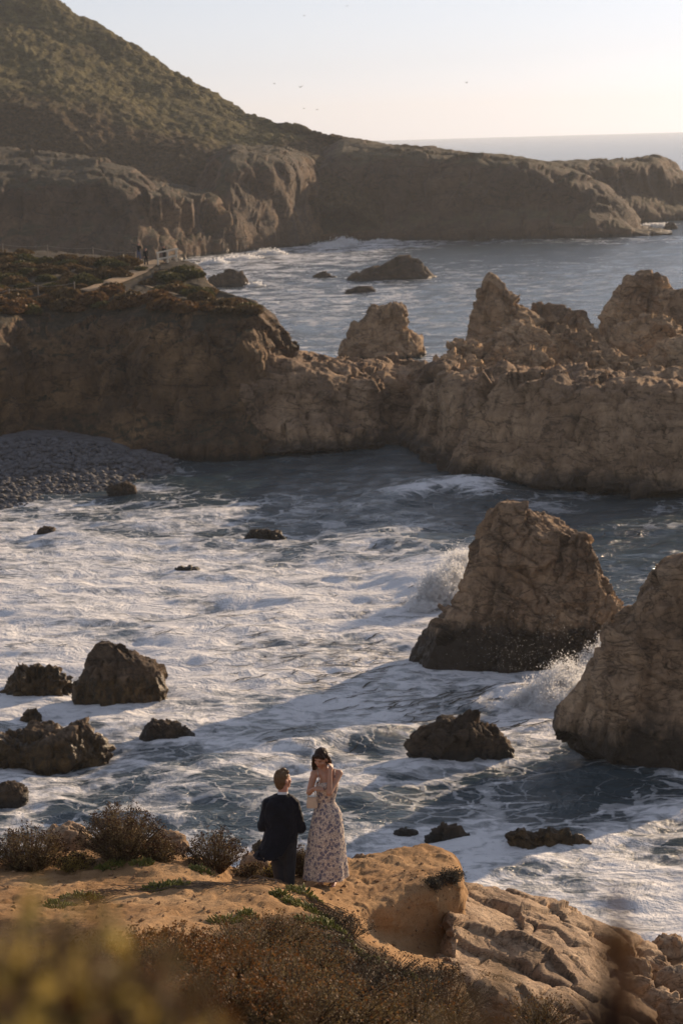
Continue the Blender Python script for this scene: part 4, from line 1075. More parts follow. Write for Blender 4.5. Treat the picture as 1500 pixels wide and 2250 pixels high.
for k, (x, y, w) in enumerate(SH):
    p = onto(x, y, BLUFF)
    if p is None or p.y > 262: continue
    kind = (1 if (y > 645 and g.random() < .55) else (2 if g.random() < .35 else 0))
    me = meshes[int(g.integers(0, 3)) * 3 + kind]
    o = bpy.data.objects.new('bluff_shrub', me); COL.objects.link(o)
    s_ = w * p.y / FPX
    o.location = p - Vector((0, 0, .12)); o.scale = (s_, s_, s_ * (.65 + .5 * g.random())); o.rotation_euler = (0, 0, g.random() * 6)
    tag(o, ['low brown shrub in the scrub on the bluff top', 'low rust-coloured shrub in the scrub on the bluff top', 'low green shrub in the scrub on the bluff top'][kind], 'shrub',
        ['brown bluff shrubs', 'rust bluff shrubs', 'green bluff shrubs'][kind])
def ribbon(name, PTH, label):
    L_, R_ = [], []
    pts = []
    for i in range(len(PTH) - 1):
        for t in np.linspace(0, 1, 8, endpoint=False):
            pts.append(np.array(PTH[i]) * (1 - t) + np.array(PTH[i + 1]) * t)
    V = []
    for q in pts:
        for s_ in np.linspace(-1, 1, 7):
            px = q[0] + s_ * q[2] * 1.0; py = q[1] + s_ * 2.0
            h_ = onto(px, py, BLUFF)
            V.append(h_ + Vector((0, -.05, .10)) if h_ is not None else (V[-1] if V else Vector((0, 0, 0))))
    F = grid_faces(len(pts), 7)[:, ::-1]
    o = link(name, mesh_np(name, V, F), M['path']); tag(o, label, 'path', kind='structure'); return o
ribbon('path', PATHPX, 'sandy footpath winding over the bluff to the railing')
ribbon('path', PATH2, 'short bare sandy patch of path on the bluff')
# rope-and-post fences
WOOD = simple_mat('weathered_post', (.33, .27, .20), .85, .25, 3); ROPE = simple_mat('rope', (.30, .25, .19), .9, .2, 3)
RAIL = simple_mat('pale_railing_wood', (.62, .55, .44), .8, .15, 3)
def tube_obj(name, pts, r, mat, parent, sides=6):
    Q = Quads(); Q.tube(np.array([tuple(p) for p in pts]), np.full(len(pts), r), sides)
    me = Q.mesh(name)
    return link(name, me, mat, parent)
def fence(pts, h, label):
    W = [onto(x, y, BLUFF) for x, y in pts]
    root = empty('rope_fence', W[0]); tag(root, label, 'fence'); o0 = W[0]
    for w in W: tube_obj('post', [w - o0 - Vector((0, 0, .2)), w - o0 + Vector((0, 0, h * .5)), w - o0 + Vector((0, 0, h))], .055, WOOD, root)
    for a_, b_ in zip(W[:-1], W[1:]):
        q = [a_.lerp(b_, t) + Vector((0, 0, h - .12 - .5 * t * (1 - t) * h)) - o0 for t in np.linspace(0, 1, 9)]
        tube_obj('rope', q, .022, ROPE, root)
fence([(-80, 560), (8, 562), (106, 565), (206, 570), (300, 580)], 1.25, 'post and rope fence along the far edge of the bluff')
fence([(-40, 664), (22, 656), (85, 648), (165, 640)], .9, 'low rope fence through the rust scrub on the bluff')
# pale wooden railing at the head of the path
a_ = onto(347, 583, BLUFF); b_ = onto(386, 577, BLUFF)
b_ = Vector((a_.x + 1.85, a_.y + 1.2, a_.z + .28))
root = empty('wooden_railing', a_); tag(root, 'pale wooden railing at the head of the bluff path', 'railing')
def box_obj(name, c0, c1, w, hh, mat, parent):
    d = (c1 - c0); d2 = Vector((-d.y, d.x, 0))
    if d2.length < 1e-4: d2 = Vector((0, 1, 0))
    d2 = d2.normalized() * w * .5
    up_ = Vector((0, 0, hh * .5)) if abs(d.z) < d.length * .8 else Vector((1, 0, 0)) * hh * .5
    V = [c0 - d2 - up_, c0 + d2 - up_, c0 + d2 + up_, c0 - d2 + up_, c1 - d2 - up_, c1 + d2 - up_, c1 + d2 + up_, c1 - d2 + up_]
    F = [(0, 1, 2, 3), (7, 6, 5, 4), (0, 4, 5, 1), (1, 5, 6, 2), (2, 6, 7, 3), (3, 7, 4, 0)]
    return link(name, mesh_np(name, [tuple(v) for v in V], F), mat, parent, False)
e = b_ - a_
for t in (0.02, .52, .97):
    q = e * t; box_obj('post', q - Vector((0, 0, .4)), q + Vector((0, 0, 1.16)), .16, .16, RAIL, root)
box_obj('rail', e * -.04 + Vector((0, 0, 1.22)), e * 1.04 + Vector((0, 0, 1.22)), .22, .12, RAIL, root)
box_obj('rail', e * .02 + Vector((0, -.02, .58)), e * .98 + Vector((0, -.02, .58)), .10, .16, RAIL, root)
# ------------------------------------------------------------------ pebble beach
def blob_pebble(seed):
    g = np.random.default_rng(seed)
    V = np.array([(1, 0, 0), (-1, 0, 0), (0, 1, 0), (0, -1, 0), (0, 0, 1), (0, 0, -1)], float)
    F = [(0, 2, 4), (2, 1, 4), (1, 3, 4), (3, 0, 4), (2, 0, 5), (1, 2, 5), (3, 1, 5), (0, 3, 5)]
    E = {}; V = list(V); F2 = []
    def mid(a_, b_):
        k_ = (min(a_, b_), max(a_, b_))
        if k_ not in E:
            q = V[a_] + V[b_]; V.append(q / np.linalg.norm(q)); E[k_] = len(V) - 1
        return E[k_]
    for a_, b_, c in F:
        x, y, z_ = mid(a_, b_), mid(b_, c), mid(c, a_)
        F2 += [(a_, x, z_), (x, b_, y), (z_, y, c), (x, y, z_)]
    V = np.array(V); V *= (1 + .18 * g.normal(size=(len(V), 1)))
    return V, np.array(F2)
xs = [-160, 0, 60, 110, 160, 220, 280, 330, 370]
back = [atz(x, y, z_) for x, y, z_ in zip(xs, [985, 978, 966, 966, 974, 984, 996, 1006, 1010], [1.7, 1.7, 1.8, 1.7, 1.5, 1.2, .8, .5, .2])]
mid_ = [atz(x, y, z_) for x, y, z_ in zip(xs, [1060, 1052, 1040, 1034, 1030, 1030, 1030, 1030, 1030], [.9, .9, .9, .9, .8, .7, .5, .3, .1])]
frt = [atz(x, y, z_) for x, y, z_ in zip(xs, [1135, 1125, 1115, 1105, 1098, 1088, 1075, 1060, 1050], [-.35] * 9)]
G = loft([frt, mid_, back, shift(back, 6, .2)], 120, 60)
G = displace(G, lambda P: fbm(P, 3, 3, 3) * .2)
PEB = simple_mat('grey_pebbles', (.11, .108, .112), .75, .55, 1.3)
beach = link('beach', mesh_np('beach', G.reshape(-1, 3), grid_faces(120, 60)), PEB)
tag(beach, 'grey pebble beach sloping into the cove at left', 'beach', kind='structure')
g = np.random.default_rng(3); pv = [blob_pebble(k) for k in range(5)]
VV, FF, nn = [], [], 0
for k in range(5200):
    i, j = g.integers(0, 119), int(g.integers(2, 46))
    c = G[i, j] + g.normal(size=3) * np.array([.3, .3, 0]); s_ = .08 + .20 * g.random() ** 2.5
    v_, f_ = pv[k % 5]; a_ = g.random() * 6.28; ca, sa = math.cos(a_), math.sin(a_)
    w = v_ * np.array([s_ * 1.2, s_, s_ * .65]); w = np.stack([w[:, 0] * ca - w[:, 1] * sa, w[:, 0] * sa + w[:, 1] * ca, w[:, 2]], -1)
    VV.append(w + c + np.array([0, 0, s_ * .35])); FF.append(f_ + nn); nn += len(v_)
o = link('pebbles', mesh_np('pebbles', np.concatenate(VV), np.concatenate(FF)), PEB); tag(o, 'grey rounded pebbles covering the small beach', 'pebbles', kind='stuff')

# ------------------------------------------------------------------ kelp on the water
def sea_z(x, y):
    j = int(np.clip(np.searchsorted(ys, y), 1, len(ys) - 1)); col = np.interp(x, SEA_V[:, j, 0], SEA_V[:, j, 2]); return float(col)
KELP = leaf_mat('kelp', [(.3, (.010, .009, .004)), (.55, (.030, .024, .008)), (.75, (.085, .060, .015))], 1.5, .35, .15)
Q = Quads(); g = np.random.default_rng(91)
zones = [(620, 1420, 150, 30, 60), (800, 1450, 110, 45, 90), (950, 1540, 130, 35, 110), (700, 1480, 150, 25, 50), (300, 1420, 200, 40, 26), (450, 1340, 220, 40, 22), (1400, 1175, 70, 16, 30),
         (1010, 1150, 60, 16, 10), (880, 1330, 40, 60, 14), (1000, 1600, 120, 20, 26), (1150, 1590, 90, 20, 16), (700, 1640, 120, 25, 16), (1250, 1240, 90, 60, 12), (900, 1180, 120, 40, 14)]
for (cx, cy, rx, ry, cnt) in zones:
    for k in range(int(cnt * .8)):
        p = sea_at(cx + g.normal() * rx * .7, cy + g.normal() * ry * .7)
        a_ = g.normal() * .35 + .35; ln = .5 + 1.6 * g.random() ** 2; m_ = 7
        t = np.linspace(-.5, .5, m_); bend = g.normal() * .5
        X_ = p.x + np.cos(a_ + bend * t) * ln * t; Y_ = p.y + np.sin(a_ + bend * t) * ln * t
        Z_ = np.array([sea_z(x, y) for x, y in zip(X_, Y_)]) + .05
        wd = (.022 + .04 * g.random()) * (1 - (2 * np.abs(t)) ** 3 * .8)
        nx, ny = -np.sin(a_), np.cos(a_)
        top_ = np.stack([X_ + nx * wd, Y_ + ny * wd, Z_], -1); bot = np.stack([X_ - nx * wd, Y_ - ny * wd, Z_ - .01], -1)
        Q.quads(np.stack([bot[:-1], bot[1:], top_[1:], top_[:-1]], 1))
o = link('floating_kelp', Q.mesh('floating_kelp'), KELP, None, False); tag(o, 'dark strands of kelp floating on the foam', 'kelp', kind='stuff')

# ------------------------------------------------------------------ breaking surf and spray
m, n, l, p = new_mat('white_surf')
p.inputs['Base Color'].default_value = (.93, .93, .93, 1); p.inputs['Roughness'].default_value = .9; p.inputs['Specular IOR Level'].default_value = .1
p.inputs['Subsurface Weight'].default_value = .0
t = noise_node(n, l, position(n), 5, 6, .7); b = n.new('ShaderNodeBump'); b.inputs['Strength'].default_value = .8; b.inputs['Distance'].default_value = .2
l.new(t.outputs[0], b.inputs['Height']); l.new(b.outputs[0], p.inputs['Normal'])
tr = n.new('ShaderNodeBsdfTranslucent'); tr.inputs[0].default_value = (.92, .92, .91, 1)
mx = n.new('ShaderNodeMixShader'); mx.inputs[0].default_value = .55
l.new(p.outputs[0], mx.inputs[1]); l.new(tr.outputs[0], mx.inputs[2]); l.new(mx.outputs[0], n['Material Output'].inputs[0])
SURF = m
def surf(blobs, label, seed, drops=13000, dsz=.055, dist=1.0, D=None):
    """blobs: (px, py, distance, half width m, half height m); a torn heap of white water with flying drops"""
    g = np.random.default_rng(seed); VV, FF, nn = [], [], 0; DV = Quads()
    th, ph = np.meshgrid(np.linspace(0, 2 * np.pi, 57)[:-1], np.linspace(-.5, np.pi / 2, 26), indexing='ij')
    U = np.stack([np.cos(th) * np.cos(ph), np.sin(th) * np.cos(ph), np.sin(ph)], -1)
    f_ = grid_faces(56, 26, True); c0 = None
    for k, (px, py, d, w, h) in enumerate(blobs):
        c = np.array(at(px, py, d)); c[2] = max(c[2] - h, -.05) if c[2] - h < .6 else c[2] - h
        if c0 is None: c0 = c.copy(); c0[2] = 0
        P = (U * np.array([w, w * .7, h]) * .84).reshape(-1, 3) + c
        nrm = U.reshape(-1, 3)
        dsp = fbm(P, .9 * max(w, .6), 5, seed + k, .62) * .55 * min(w, h) * 1.7 + np.clip(fbm(P, .30, 4, seed + 9, .65), -.3, 1) * .34 * min(w, h)
        P = P + nrm * dsp[:, None]
        VV.append(P - c0); FF.append(f_ + nn); nn += len(P)
        q = g.normal(size=(int(drops * w * h), 3)); r_ = np.linalg.norm(q, axis=1, keepdims=True); q = q / r_
        q[:, 2] = np.abs(q[:, 2]) * 1.1
        rr = .92 + np.abs(g.normal(size=(len(q), 1))) * .30 * dist
        cc = q * rr * np.array([w, w * .7, h]) + c + g.normal(size=(len(q), 3)) * .08
        keep = fbm(cc, .5, 3, seed + 4) > -.10
        DV.quads(leaf_quads(cc[keep] - c0, dsz, g, .9, 0))
    root = link('breaking_surf', mesh_np('breaking_surf', np.concatenate(VV), np.concatenate(FF)), SURF); root.location = c0
    tag(root, label, 'surf', kind='stuff')
    link('flying_drops', DV.mesh('flying_drops'), SURF, root, False)
dA = sea_at(960, 1330).y
surf([(985, 1255, dA + 1, 1.0, 1.2), (965, 1285, dA + 1, .9, .8), (940, 1305, dA, .9, .6), (1010, 1222, dA + 3, .8, 1.0), (955, 1270, dA, .8, 1.0), (990, 1300, dA, .8, .7), (925, 1325, dA - 1, .7, .35)],
     'white wave breaking against the left side of the tall stack', 11)
dB = sea_at(1215, 1545).y
surf([(1225, 1490, dB + 1, .9, 1.0), (1250, 1470, dB + 2, .8, 1.1), (1190, 1508, dB, .9, .75), (1160, 1528, dB, .8, .4), (1215, 1530, dB - 1, .9, .5), (1270, 1515, dB, .7, .8), (1120, 1538, dB, .6, .25),
      (1300, 1440, dB + 6, .5, .9), (1325, 1410, dB + 7, .35, .8)],
     'white splash thrown up between the two sea stacks', 13)
for k, (px, py, w, h, lab) in enumerate([(755, 530, 2.6, 1.3, 'white surf bursting at the foot of the far cliff lobe'), (720, 537, 2.6, .8, 'low surf left of the burst under the far cliff'),
                                         (590, 553, 2.6, .9, 'surf breaking under the small rocky spur'), (530, 565, 3.0, .9, 'surf line behind the bluff edge'), (838, 528, 3.0, .5, 'thin surf under the long headland, left end'),
                                         (470, 574, 2.2, .8, 'surf nearest the bluff edge'), (560, 624, 1.3, .5, 'white wash on the right side of the island by the bluff'),
                                         (1090, 524, 4.0, .4, 'thin surf in the middle of the long headland'), (1440, 492, 3.5, .5, 'surf between the two far points')]):
    d = sea_at(px, py + h * 5).y - 2
    surf([(px, py + 2, d, w, h), (px + w * 6, py + 6, d, w * .8, h * .6), (px - w * 7, py + 6, d, w * .8, h * .5)], lab, 31 + k, 330, .28)
# drifting spray in the air in front of the tall stack
g = np.random.default_rng(8); Q = Quads()
c = np.array(at(1170, 1430, dB + 1.5)); cc = c + g.normal(size=(900, 3)) * np.array([2.0, .8, .9]); cc = cc[cc[:, 2] > .2]
Q.quads(leaf_quads(cc, .022, g, .9, 0))
o = link('spray_drops', Q.mesh('spray_drops'), SURF, None, False); tag(o, 'fine sunlit spray drops in front of the tall stack', 'spray', kind='stuff')

# sunlit mist hanging where the wave struck
m = bpy.data.materials.new('spray_mist'); m.use_nodes = True
n = m.node_tree.nodes; l = m.node_tree.links; n.remove(n['Principled BSDF'])
v = n.new('ShaderNodeVolumePrincipled'); v.inputs['Color'].default_value = (.95, .95, .95, 1); v.inputs['Anisotropy'].default_value = .3
tc = n.new('ShaderNodeTexCoord').outputs['Object']
t = noise_node(n, l, tc, 1.1, 4, .6, .6)
ln = n.new('ShaderNodeVectorMath'); ln.operation = 'LENGTH'
mpm = n.new('ShaderNodeMapping'); mpm.inputs['Scale'].default_value = (1 / 2.6, 1 / 1.6, 1 / 2.0); l.new(tc, mpm.inputs[0]); l.new(mpm.outputs[0], ln.inputs[0])
fall = maprange(n, l, ln.outputs['Value'], .25, 1.0, 1.0, 0.0)
dn = math_n(n, l, 'MULTIPLY', math_n(n, l, 'MULTIPLY', maprange(n, l, t.outputs[0], .38, .72), fall), .55)
l.new(dn, v.inputs['Density']); l.new(v.outputs[0], n['Material Output'].inputs['Volume'])
th, ph = np.meshgrid(np.linspace(0, 2 * np.pi, 25)[:-1], np.linspace(-np.pi / 2 + .1, np.pi / 2 - .1, 13), indexing='ij')
U = np.stack([np.cos(th) * np.cos(ph) * 2.6, np.sin(th) * np.cos(ph) * 1.6, np.sin(ph) * 2.0], -1)
Vm = np.concatenate([U.reshape(-1, 3), [(0, 0, -2.0), (0, 0, 2.0)]])
Fm = [tuple(q)[::-1] for q in grid_faces(24, 13, True)]
me = bpy.data.meshes.new('spray_mist')
for k in range(24):
    k2 = (k + 1) % 24; Fm.append((k * 13, k2 * 13, len(Vm) - 2)); Fm.append((k2 * 13 + 12, k * 13 + 12, len(Vm) - 1))
me.from_pydata([tuple(q) for q in Vm], [], Fm); me.update()
o = link('spray_mist', me, m, None, False); o.location = at(1165, 1432, dB + 1.0)
tag(o, 'pale sunlit mist drifting in front of the tall stack', 'mist', kind='stuff')
o2 = o.copy(); COL.objects.link(o2); o2.location = at(965, 1275, dA); o2.scale = (.6, .6, .75)
tag(o2, 'pale mist over the wave breaking left of the tall stack', 'mist', kind='stuff')
# ------------------------------------------------------------------ people
def V3(*a): return np.array(a, float)
def capsule(p0, r0, p1, r1, n_=14, flat=1.0):
    p0, p1 = np.array(p0, float), np.array(p1, float); d = p1 - p0; L = np.linalg.norm(d); d = d / max(L, 1e-6)
    ref = V3(0, 0, 1) if abs(d[2]) < .9 else V3(0, 1, 0)
    a_ = np.cross(d, ref); a_ /= np.linalg.norm(a_); b_ = np.cross(d, a_)
    prof = [(-r0 * math.cos(t), r0 * math.sin(t)) for t in np.linspace(0.12, np.pi / 2, 5)] + [(L + r1 * math.sin(t), r1 * math.cos(t)) for t in np.linspace(0, np.pi / 2 - .12, 5)]
    th = np.linspace(0, 2 * np.pi, n_, endpoint=False)
    G = np.array([p0 + d * x + (np.cos(th)[:, None] * a_ + np.sin(th)[:, None] * b_ * flat) * r for x, r in prof])
    G = np.swapaxes(G, 0, 1)
    V = np.concatenate([G.reshape(-1, 3), [p0 - d * r0, p1 + d * r1]]); m_ = len(prof)
    F = [tuple(f) for f in grid_faces(n_, m_, True)]
    e0, e1 = len(V) - 2, len(V) - 1
    for k in range(n_):
        k2 = (k + 1) % n_
        F.append((k2 * m_, k * m_, e0)); F.append((k * m_ + m_ - 1, k2 * m_ + m_ - 1, e1))
    return V, F
def ellipsoid(c, r, rot=None, n_=18):
    th, ph = np.meshgrid(np.linspace(0, 2 * np.pi, n_, endpoint=False), np.linspace(-np.pi / 2 + .15, np.pi / 2 - .15, 11), indexing='ij')
    U = np.stack([np.cos(th) * np.cos(ph), np.sin(th) * np.cos(ph), np.sin(ph)], -1).reshape(-1, 3)
    U = np.concatenate([U, [(0, 0, -1), (0, 0, 1)]]) * np.array(r)
    if rot is not None: U = U @ np.array(rot).T
    F = [tuple(f) for f in grid_faces(n_, 11, True)]; e0, e1 = len(U) - 2, len(U) - 1
    for k in range(n_):
        k2 = (k + 1) % n_; F.append((k2 * 11, k * 11, e0)); F.append((k * 11 + 10, k2 * 11 + 10, e1))
    return U + np.array(c), F
def fuse(name, pieces, voxel, smooth_it=4, noise=None):
    """weld solid pieces into one continuous surface"""
    V, F, n_ = [], [], 0
    for v, f in pieces:
        V.append(v); F += [tuple(i + n_ for i in q) for q in f]; n_ += len(v)
    me = bpy.data.meshes.new(name + '_raw'); me.from_pydata([tuple(q) for q in np.concatenate(V)], [], F)
    o = bpy.data.objects.new(name + '_raw', me); COL.objects.link(o)
    r = o.modifiers.new('r', 'REMESH'); r.mode = 'VOXEL'; r.voxel_size = voxel
    if smooth_it:
        s_ = o.modifiers.new('s', 'SMOOTH'); s_.factor = .5; s_.iterations = smooth_it
    dg = bpy.context.evaluated_depsgraph_get(); dg.update()
    out = bpy.data.meshes.new_from_object(o.evaluated_get(dg)); out.name = name
    bpy.data.objects.remove(o); bpy.data.meshes.remove(me)
    if noise:
        P = np.zeros(len(out.vertices) * 3); out.vertices.foreach_get('co', P); P = P.reshape(-1, 3)
        N = np.zeros(len(P) * 3); out.vertices.foreach_get('normal', N); N = N.reshape(-1, 3)
        P = P + N * (noise(P))[:, None]; out.vertices.foreach_set('co', P.ravel()); out.update()
    return out
def rotm(yaw=0, pitch=0, roll=0):
    """face towards -Y; yaw turns towards +X, pitch looks down"""
    return np.array(Matrix.Rotation(yaw, 3, 'Z') @ Matrix.Rotation(pitch, 3, 'X') @ Matrix.Rotation(roll, 3, 'Y'))
def head_pieces(c, Rm, s=1.0, ears=True):
    T = lambda p: np.array(c) + Rm @ (np.array(p) * s)
    P = [ellipsoid(T((0, .012, .022)), np.array((.074, .092, .096)) * s, Rm), ellipsoid(T((0, -.022, -.035)), np.array((.058, .066, .078)) * s, Rm),
         ellipsoid(T((0, -.060, -.088)), np.array((.026, .022, .022)) * s, Rm),
         capsule(T((0, -.082, .010)), .009 * s, T((0, -.100, -.026)), .0125 * s), ellipsoid(T((0, -.080, -.055)), np.array((.026, .014, .014)) * s, Rm),
         ellipsoid(T((0, -.070, .035)), np.array((.050, .018, .016)) * s, Rm)]
    for sx in (-1, 1):
        P.append(ellipsoid(T((sx * .040, -.058, -.022)), np.array((.022, .02, .022)) * s, Rm))
        if ears: P.append(ellipsoid(T((sx * .078, .008, -.012)), np.array((.010, .019, .031)) * s, Rm))
    return P, T
def hand_pieces(w, d, nrm, curl=.5, s=1.0, side=1):
    """palm from wrist w along d, palm normal nrm; five bent fingers"""
    w, d, nrm = np.array(w, float), np.array(d, float), np.array(nrm, float)
    d /= np.linalg.norm(d); nrm -= d * (nrm @ d); nrm /= np.linalg.norm(nrm); sd = np.cross(d, nrm) * side
    P = [capsule(w, .024 * s, w + d * .045 * s, .028 * s), capsule(w + d * .045 * s - sd * .022 * s, .017 * s, w + d * .045 * s + sd * .022 * s, .017 * s)]
    for k, (o_, ln) in enumerate(((-.030, .062), (-.010, .074), (.010, .070), (.029, .056))):
        b_ = w + d * .066 * s + sd * o_ * s; ln *= s
        d1 = d * math.cos(curl * .6) + nrm * math.sin(curl * .6); d2 = d * math.cos(curl * 1.7) + nrm * math.sin(curl * 1.7)
        m_ = b_ + d1 * ln * .55
        P.append(capsule(b_, .0092 * s, m_, .0085 * s)); P.append(capsule(m_, .0085 * s, m_ + d2 * ln * .55, .007 * s))
    t0 = w + d * .018 * s - sd * .026 * s; t1 = t0 + (d * .6 - sd * .6 + nrm * .5) * .034 * s
    P.append(capsule(t0, .012 * s, t1, .010 * s)); P.append(capsule(t1, .010 * s, t1 + (d * .9 + nrm * .35) * .028 * s, .008 * s))
    return P
def skin_mat(name, c):
    m, n, l, p = new_mat(name)
    t = noise_node(n, l, n.new('ShaderNodeTexCoord').outputs['Object'], 14, 4)
    l.new(ramp(n, l, t.outputs[0], [(.3, tuple(x * .86 for x in c)), (.7, tuple(min(1, x * 1.1) for x in c))]).outputs[0], p.inputs['Base Color'])
    p.inputs['Roughness'].default_value = .5; p.inputs['Specular IOR Level'].default_value = .35
    p.inputs['Subsurface Weight'].default_value = .12; p.inputs['Subsurface Radius'].default_value = (.02, .008, .004)
    return m
def hair_mat(name, c):
    m, n, l, p = new_mat(name)
    co = n.new('ShaderNodeTexCoord').outputs['Object']
    mp_ = n.new('ShaderNodeMapping'); mp_.inputs['Scale'].default_value = (1, 1, .15); l.new(co, mp_.inputs[0])
    t = noise_node(n, l, mp_.outputs[0], 90, 4, .7)
    l.new(ramp(n, l, t.outputs[0], [(.3, tuple(x * .5 for x in c)), (.7, tuple(x * 1.5 for x in c))]).outputs[0], p.inputs['Base Color'])
    p.inputs['Roughness'].default_value = .5; p.inputs['Specular IOR Level'].default_value = .22
    b = n.new('ShaderNodeBump'); b.inputs['Strength'].default_value = .8; b.inputs['Distance'].default_value = .006
    l.new(t.outputs[0], b.inputs['Height']); l.new(b.outputs[0], p.inputs['Normal'])
    return m
SKIN_W = skin_mat('skin_warm', (.52, .29, .19)); SKIN_M = skin_mat('skin_fair', (.56, .30, .21))
FACE_DARK = simple_mat('brows_and_lashes', (.03, .018, .012), .6, .2, 40); LIPS = simple_mat('lips', (.36, .10, .08), .5, .1, 40)
def paint_face(me, T, Rm, c, s=1.0):
    """brows, eyes and lips as material regions of the face"""
    P = np.zeros(len(me.polygons) * 3); me.polygons.foreach_get('center', P); P = P.reshape(-1, 3)
    Lc = (P - np.array(c)) @ Rm / s
    idx = np.zeros(len(P), np.int32)
    for sx in (-1, 1):
        e_ = (Lc - V3(sx * .031, -.078, .006)) / V3(.015, .03, .0065); idx[(e_ ** 2).sum(1) < 1] = 1
        e_ = (Lc - V3(sx * .033, -.080, .027)) / V3(.021, .03, .0045); idx[(e_ ** 2).sum(1) < 1] = 1
    e_ = (Lc - V3(0, -.092, -.054)) / V3(.022, .025, .0095); idx[(e_ ** 2).sum(1) < 1] = 2
    me.polygons.foreach_set('material_index', idx)
def loft_rings(name, rings, seg, fn=None, cap=False):
    """rings: (z, cx, cy, rx, ry); a closed sleeve of cloth"""
    C = np.array(rings, float); t = np.linspace(0, len(C) - 1, len(C) * 9); S = cr(C, t)
    th = np.linspace(0, 2 * np.pi, seg, endpoint=False)
    G = np.zeros((seg, len(S), 3))
    G[..., 0] = S[None, :, 1] + np.cos(th)[:, None] * S[None, :, 3]
    G[..., 1] = S[None, :, 2] + np.sin(th)[:, None] * S[None, :, 4]
    G[..., 2] = S[None, :, 0]
    if fn is not None: G = fn(G, th, S)
    return G
# ---- the woman
wf = onto(722, 1942, GB); WO = wf
Rw = rotm(R(-30), R(24), R(6))
hc = V3(-.05, -.03, 1.600)
hp, T = head_pieces(hc, Rw, 1.0)
sh_r, sh_l = V3(.165, .01, 1.395), V3(-.135, .0, 1.405)      # image right, image left
el_r, wr_r = V3(.040, -.205, 1.21), V3(.058, -.125, 1.462)
el_l, wr_l = V3(-.205, -.07, 1.185), V3(-.150, -.215, 1.268)
P = hp + [capsule(V3(.0, .015, 1.42), .050, V3(-.035, -.005, 1.53), .046), capsule(V3(.015, .0, 1.36), .088, V3(.01, .0, 1.24), .085, flat=1.1),
          capsule(sh_l, .048, sh_r, .048), capsule(V3(.0, 0, 1.22), .088, V3(-.008, 0, 1.05), .078), capsule(V3(-.045, 0, .92), .085, V3(.045, 0, .92), .085), capsule(V3(-.02, .015, 1.455), .035, V3(.13, .012, 1.41), .036), capsule(V3(-.02, .015, 1.455), .035, V3(-.11, .005, 1.415), .036),
          capsule(V3(-.06, 0, .88), .080, V3(-.075, -.01, .5), .052), capsule(V3(-.075, -.01, .5), .050, V3(-.08, .02, .12), .034),
          capsule(V3(.06, 0, .88), .080, V3(.07, -.01, .5), .052), capsule(V3(.07, -.01, .5), .050, V3(.065, .02, .12), .034),
          capsule(sh_r, .046, el_r, .037), capsule(el_r, .036, wr_r, .024), capsule(sh_l, .046, el_l, .037), capsule(el_l, .036, wr_l, .024)]
for fx in (-.085, .068):
    P += [capsule(V3(fx, .03, .085), .032, V3(fx - .005, -.05, .05), .028, flat=.8), capsule(V3(fx - .005, -.05, .045), .030, V3(fx - .015, -.125, .035), .024, flat=.55)]
P += hand_pieces(wr_r, V3(.02, .055, .085), V3(-.5, .6, -.2), .75, .95, 1)
P += hand_pieces(wr_l, V3(.045, -.02, .012), V3(.0, .6, -.8), .7, .95, -1)
me = fuse('person', P, .0065, 5)
for q in (SKIN_W, FACE_DARK, LIPS): me.materials.append(q)
paint_face(me, T, Rw, hc)
woman = link('person', me); woman.location = WO
tag(woman, 'dark-haired person in a long floral dress, hand raised to the ear', 'person')
# dress
def dress_fn(G, th, S):
    z = S[:, 0]; a_ = np.clip((1.02 - z) / .95, 0, 1) ** 1.2
    f = (np.sin(th[:, None] * 7 + 1.3 + z[None] * 1.5) * .55 + np.sin(th[:, None] * 11 + 4 - z[None] * 2.2) * .35 + np.sin(th[:, None] * 4 + 2) * .5) * .062 * a_[None]
    c = np.stack([S[:, 1], S[:, 2]], -1)
    G[..., 0] = c[None, :, 0] + (G[..., 0] - c[None, :, 0]) * (1 + f); G[..., 1] = c[None, :, 1] + (G[..., 1] - c[None, :, 1]) * (1 + f)
    top = np.clip((z - 1.27) / .04, 0, 1)
    G[..., 2] += -.018 * top[None] * np.cos(th * 2)[:, None] + .02 * np.clip((.2 - z) / .2, 0, 1)[None] * np.sin(th * 3 + 1)[:, None]
    N = -grid_normals(G, True)
    w = fbm(G.reshape(-1, 3) * np.array([1, 1, .5]), .11, 3, 5).reshape(G.shape[:2]) * .012 * np.clip(a_ * 2 + .25, 0, 1)[None]
    return G + N * w[..., None]
RG = [(1.300, .018, .0, .132, .098), (1.255, .018, -.008, .138, .120), (1.19, .012, -.004, .130, .112), (1.10, -.002, .0, .117, .100), (1.045, -.006, .0, .116, .098), (.97, .0, .0, .150, .120),
      (.88, .004, .0, .182, .145), (.74, -.006, .0, .204, .172), (.55, -.018, .0, .226, .198), (.36, -.028, .0, .248, .220), (.20, -.034, .0, .266, .238), (.095, -.038, -.0, .276, .248)]
G = loft_rings('dress', RG, 120, dress_fn)
inner = G - (-grid_normals(G, True)) * .004
Vd = np.concatenate([G.reshape(-1, 3), inner.reshape(-1, 3)]); f1 = grid_faces(120, G.shape[1], True)
m, n, l, p = new_mat('floral_cloth')
co = n.new('ShaderNodeTexCoord').outputs['Object']
wz = noise_node(n, l, co, 30, 3); cw = mixc(n, l, .03, co, wz.outputs['Color'], 'ADD')
v1 = n.new('ShaderNodeTexVoronoi'); v1.inputs['Scale'].default_value = 22; l.new(cw, v1.inputs['Vector'])
v2 = n.new('ShaderNodeTexVoronoi'); v2.inputs['Scale'].default_value = 48; l.new(cw, v2.inputs['Vector'])
v3 = n.new('ShaderNodeTexVoronoi'); v3.feature = 'DISTANCE_TO_EDGE'; v3.inputs['Scale'].default_value = 30; l.new(cw, v3.inputs['Vector'])
nz = noise_node(n, l, co, 60, 4, .7)
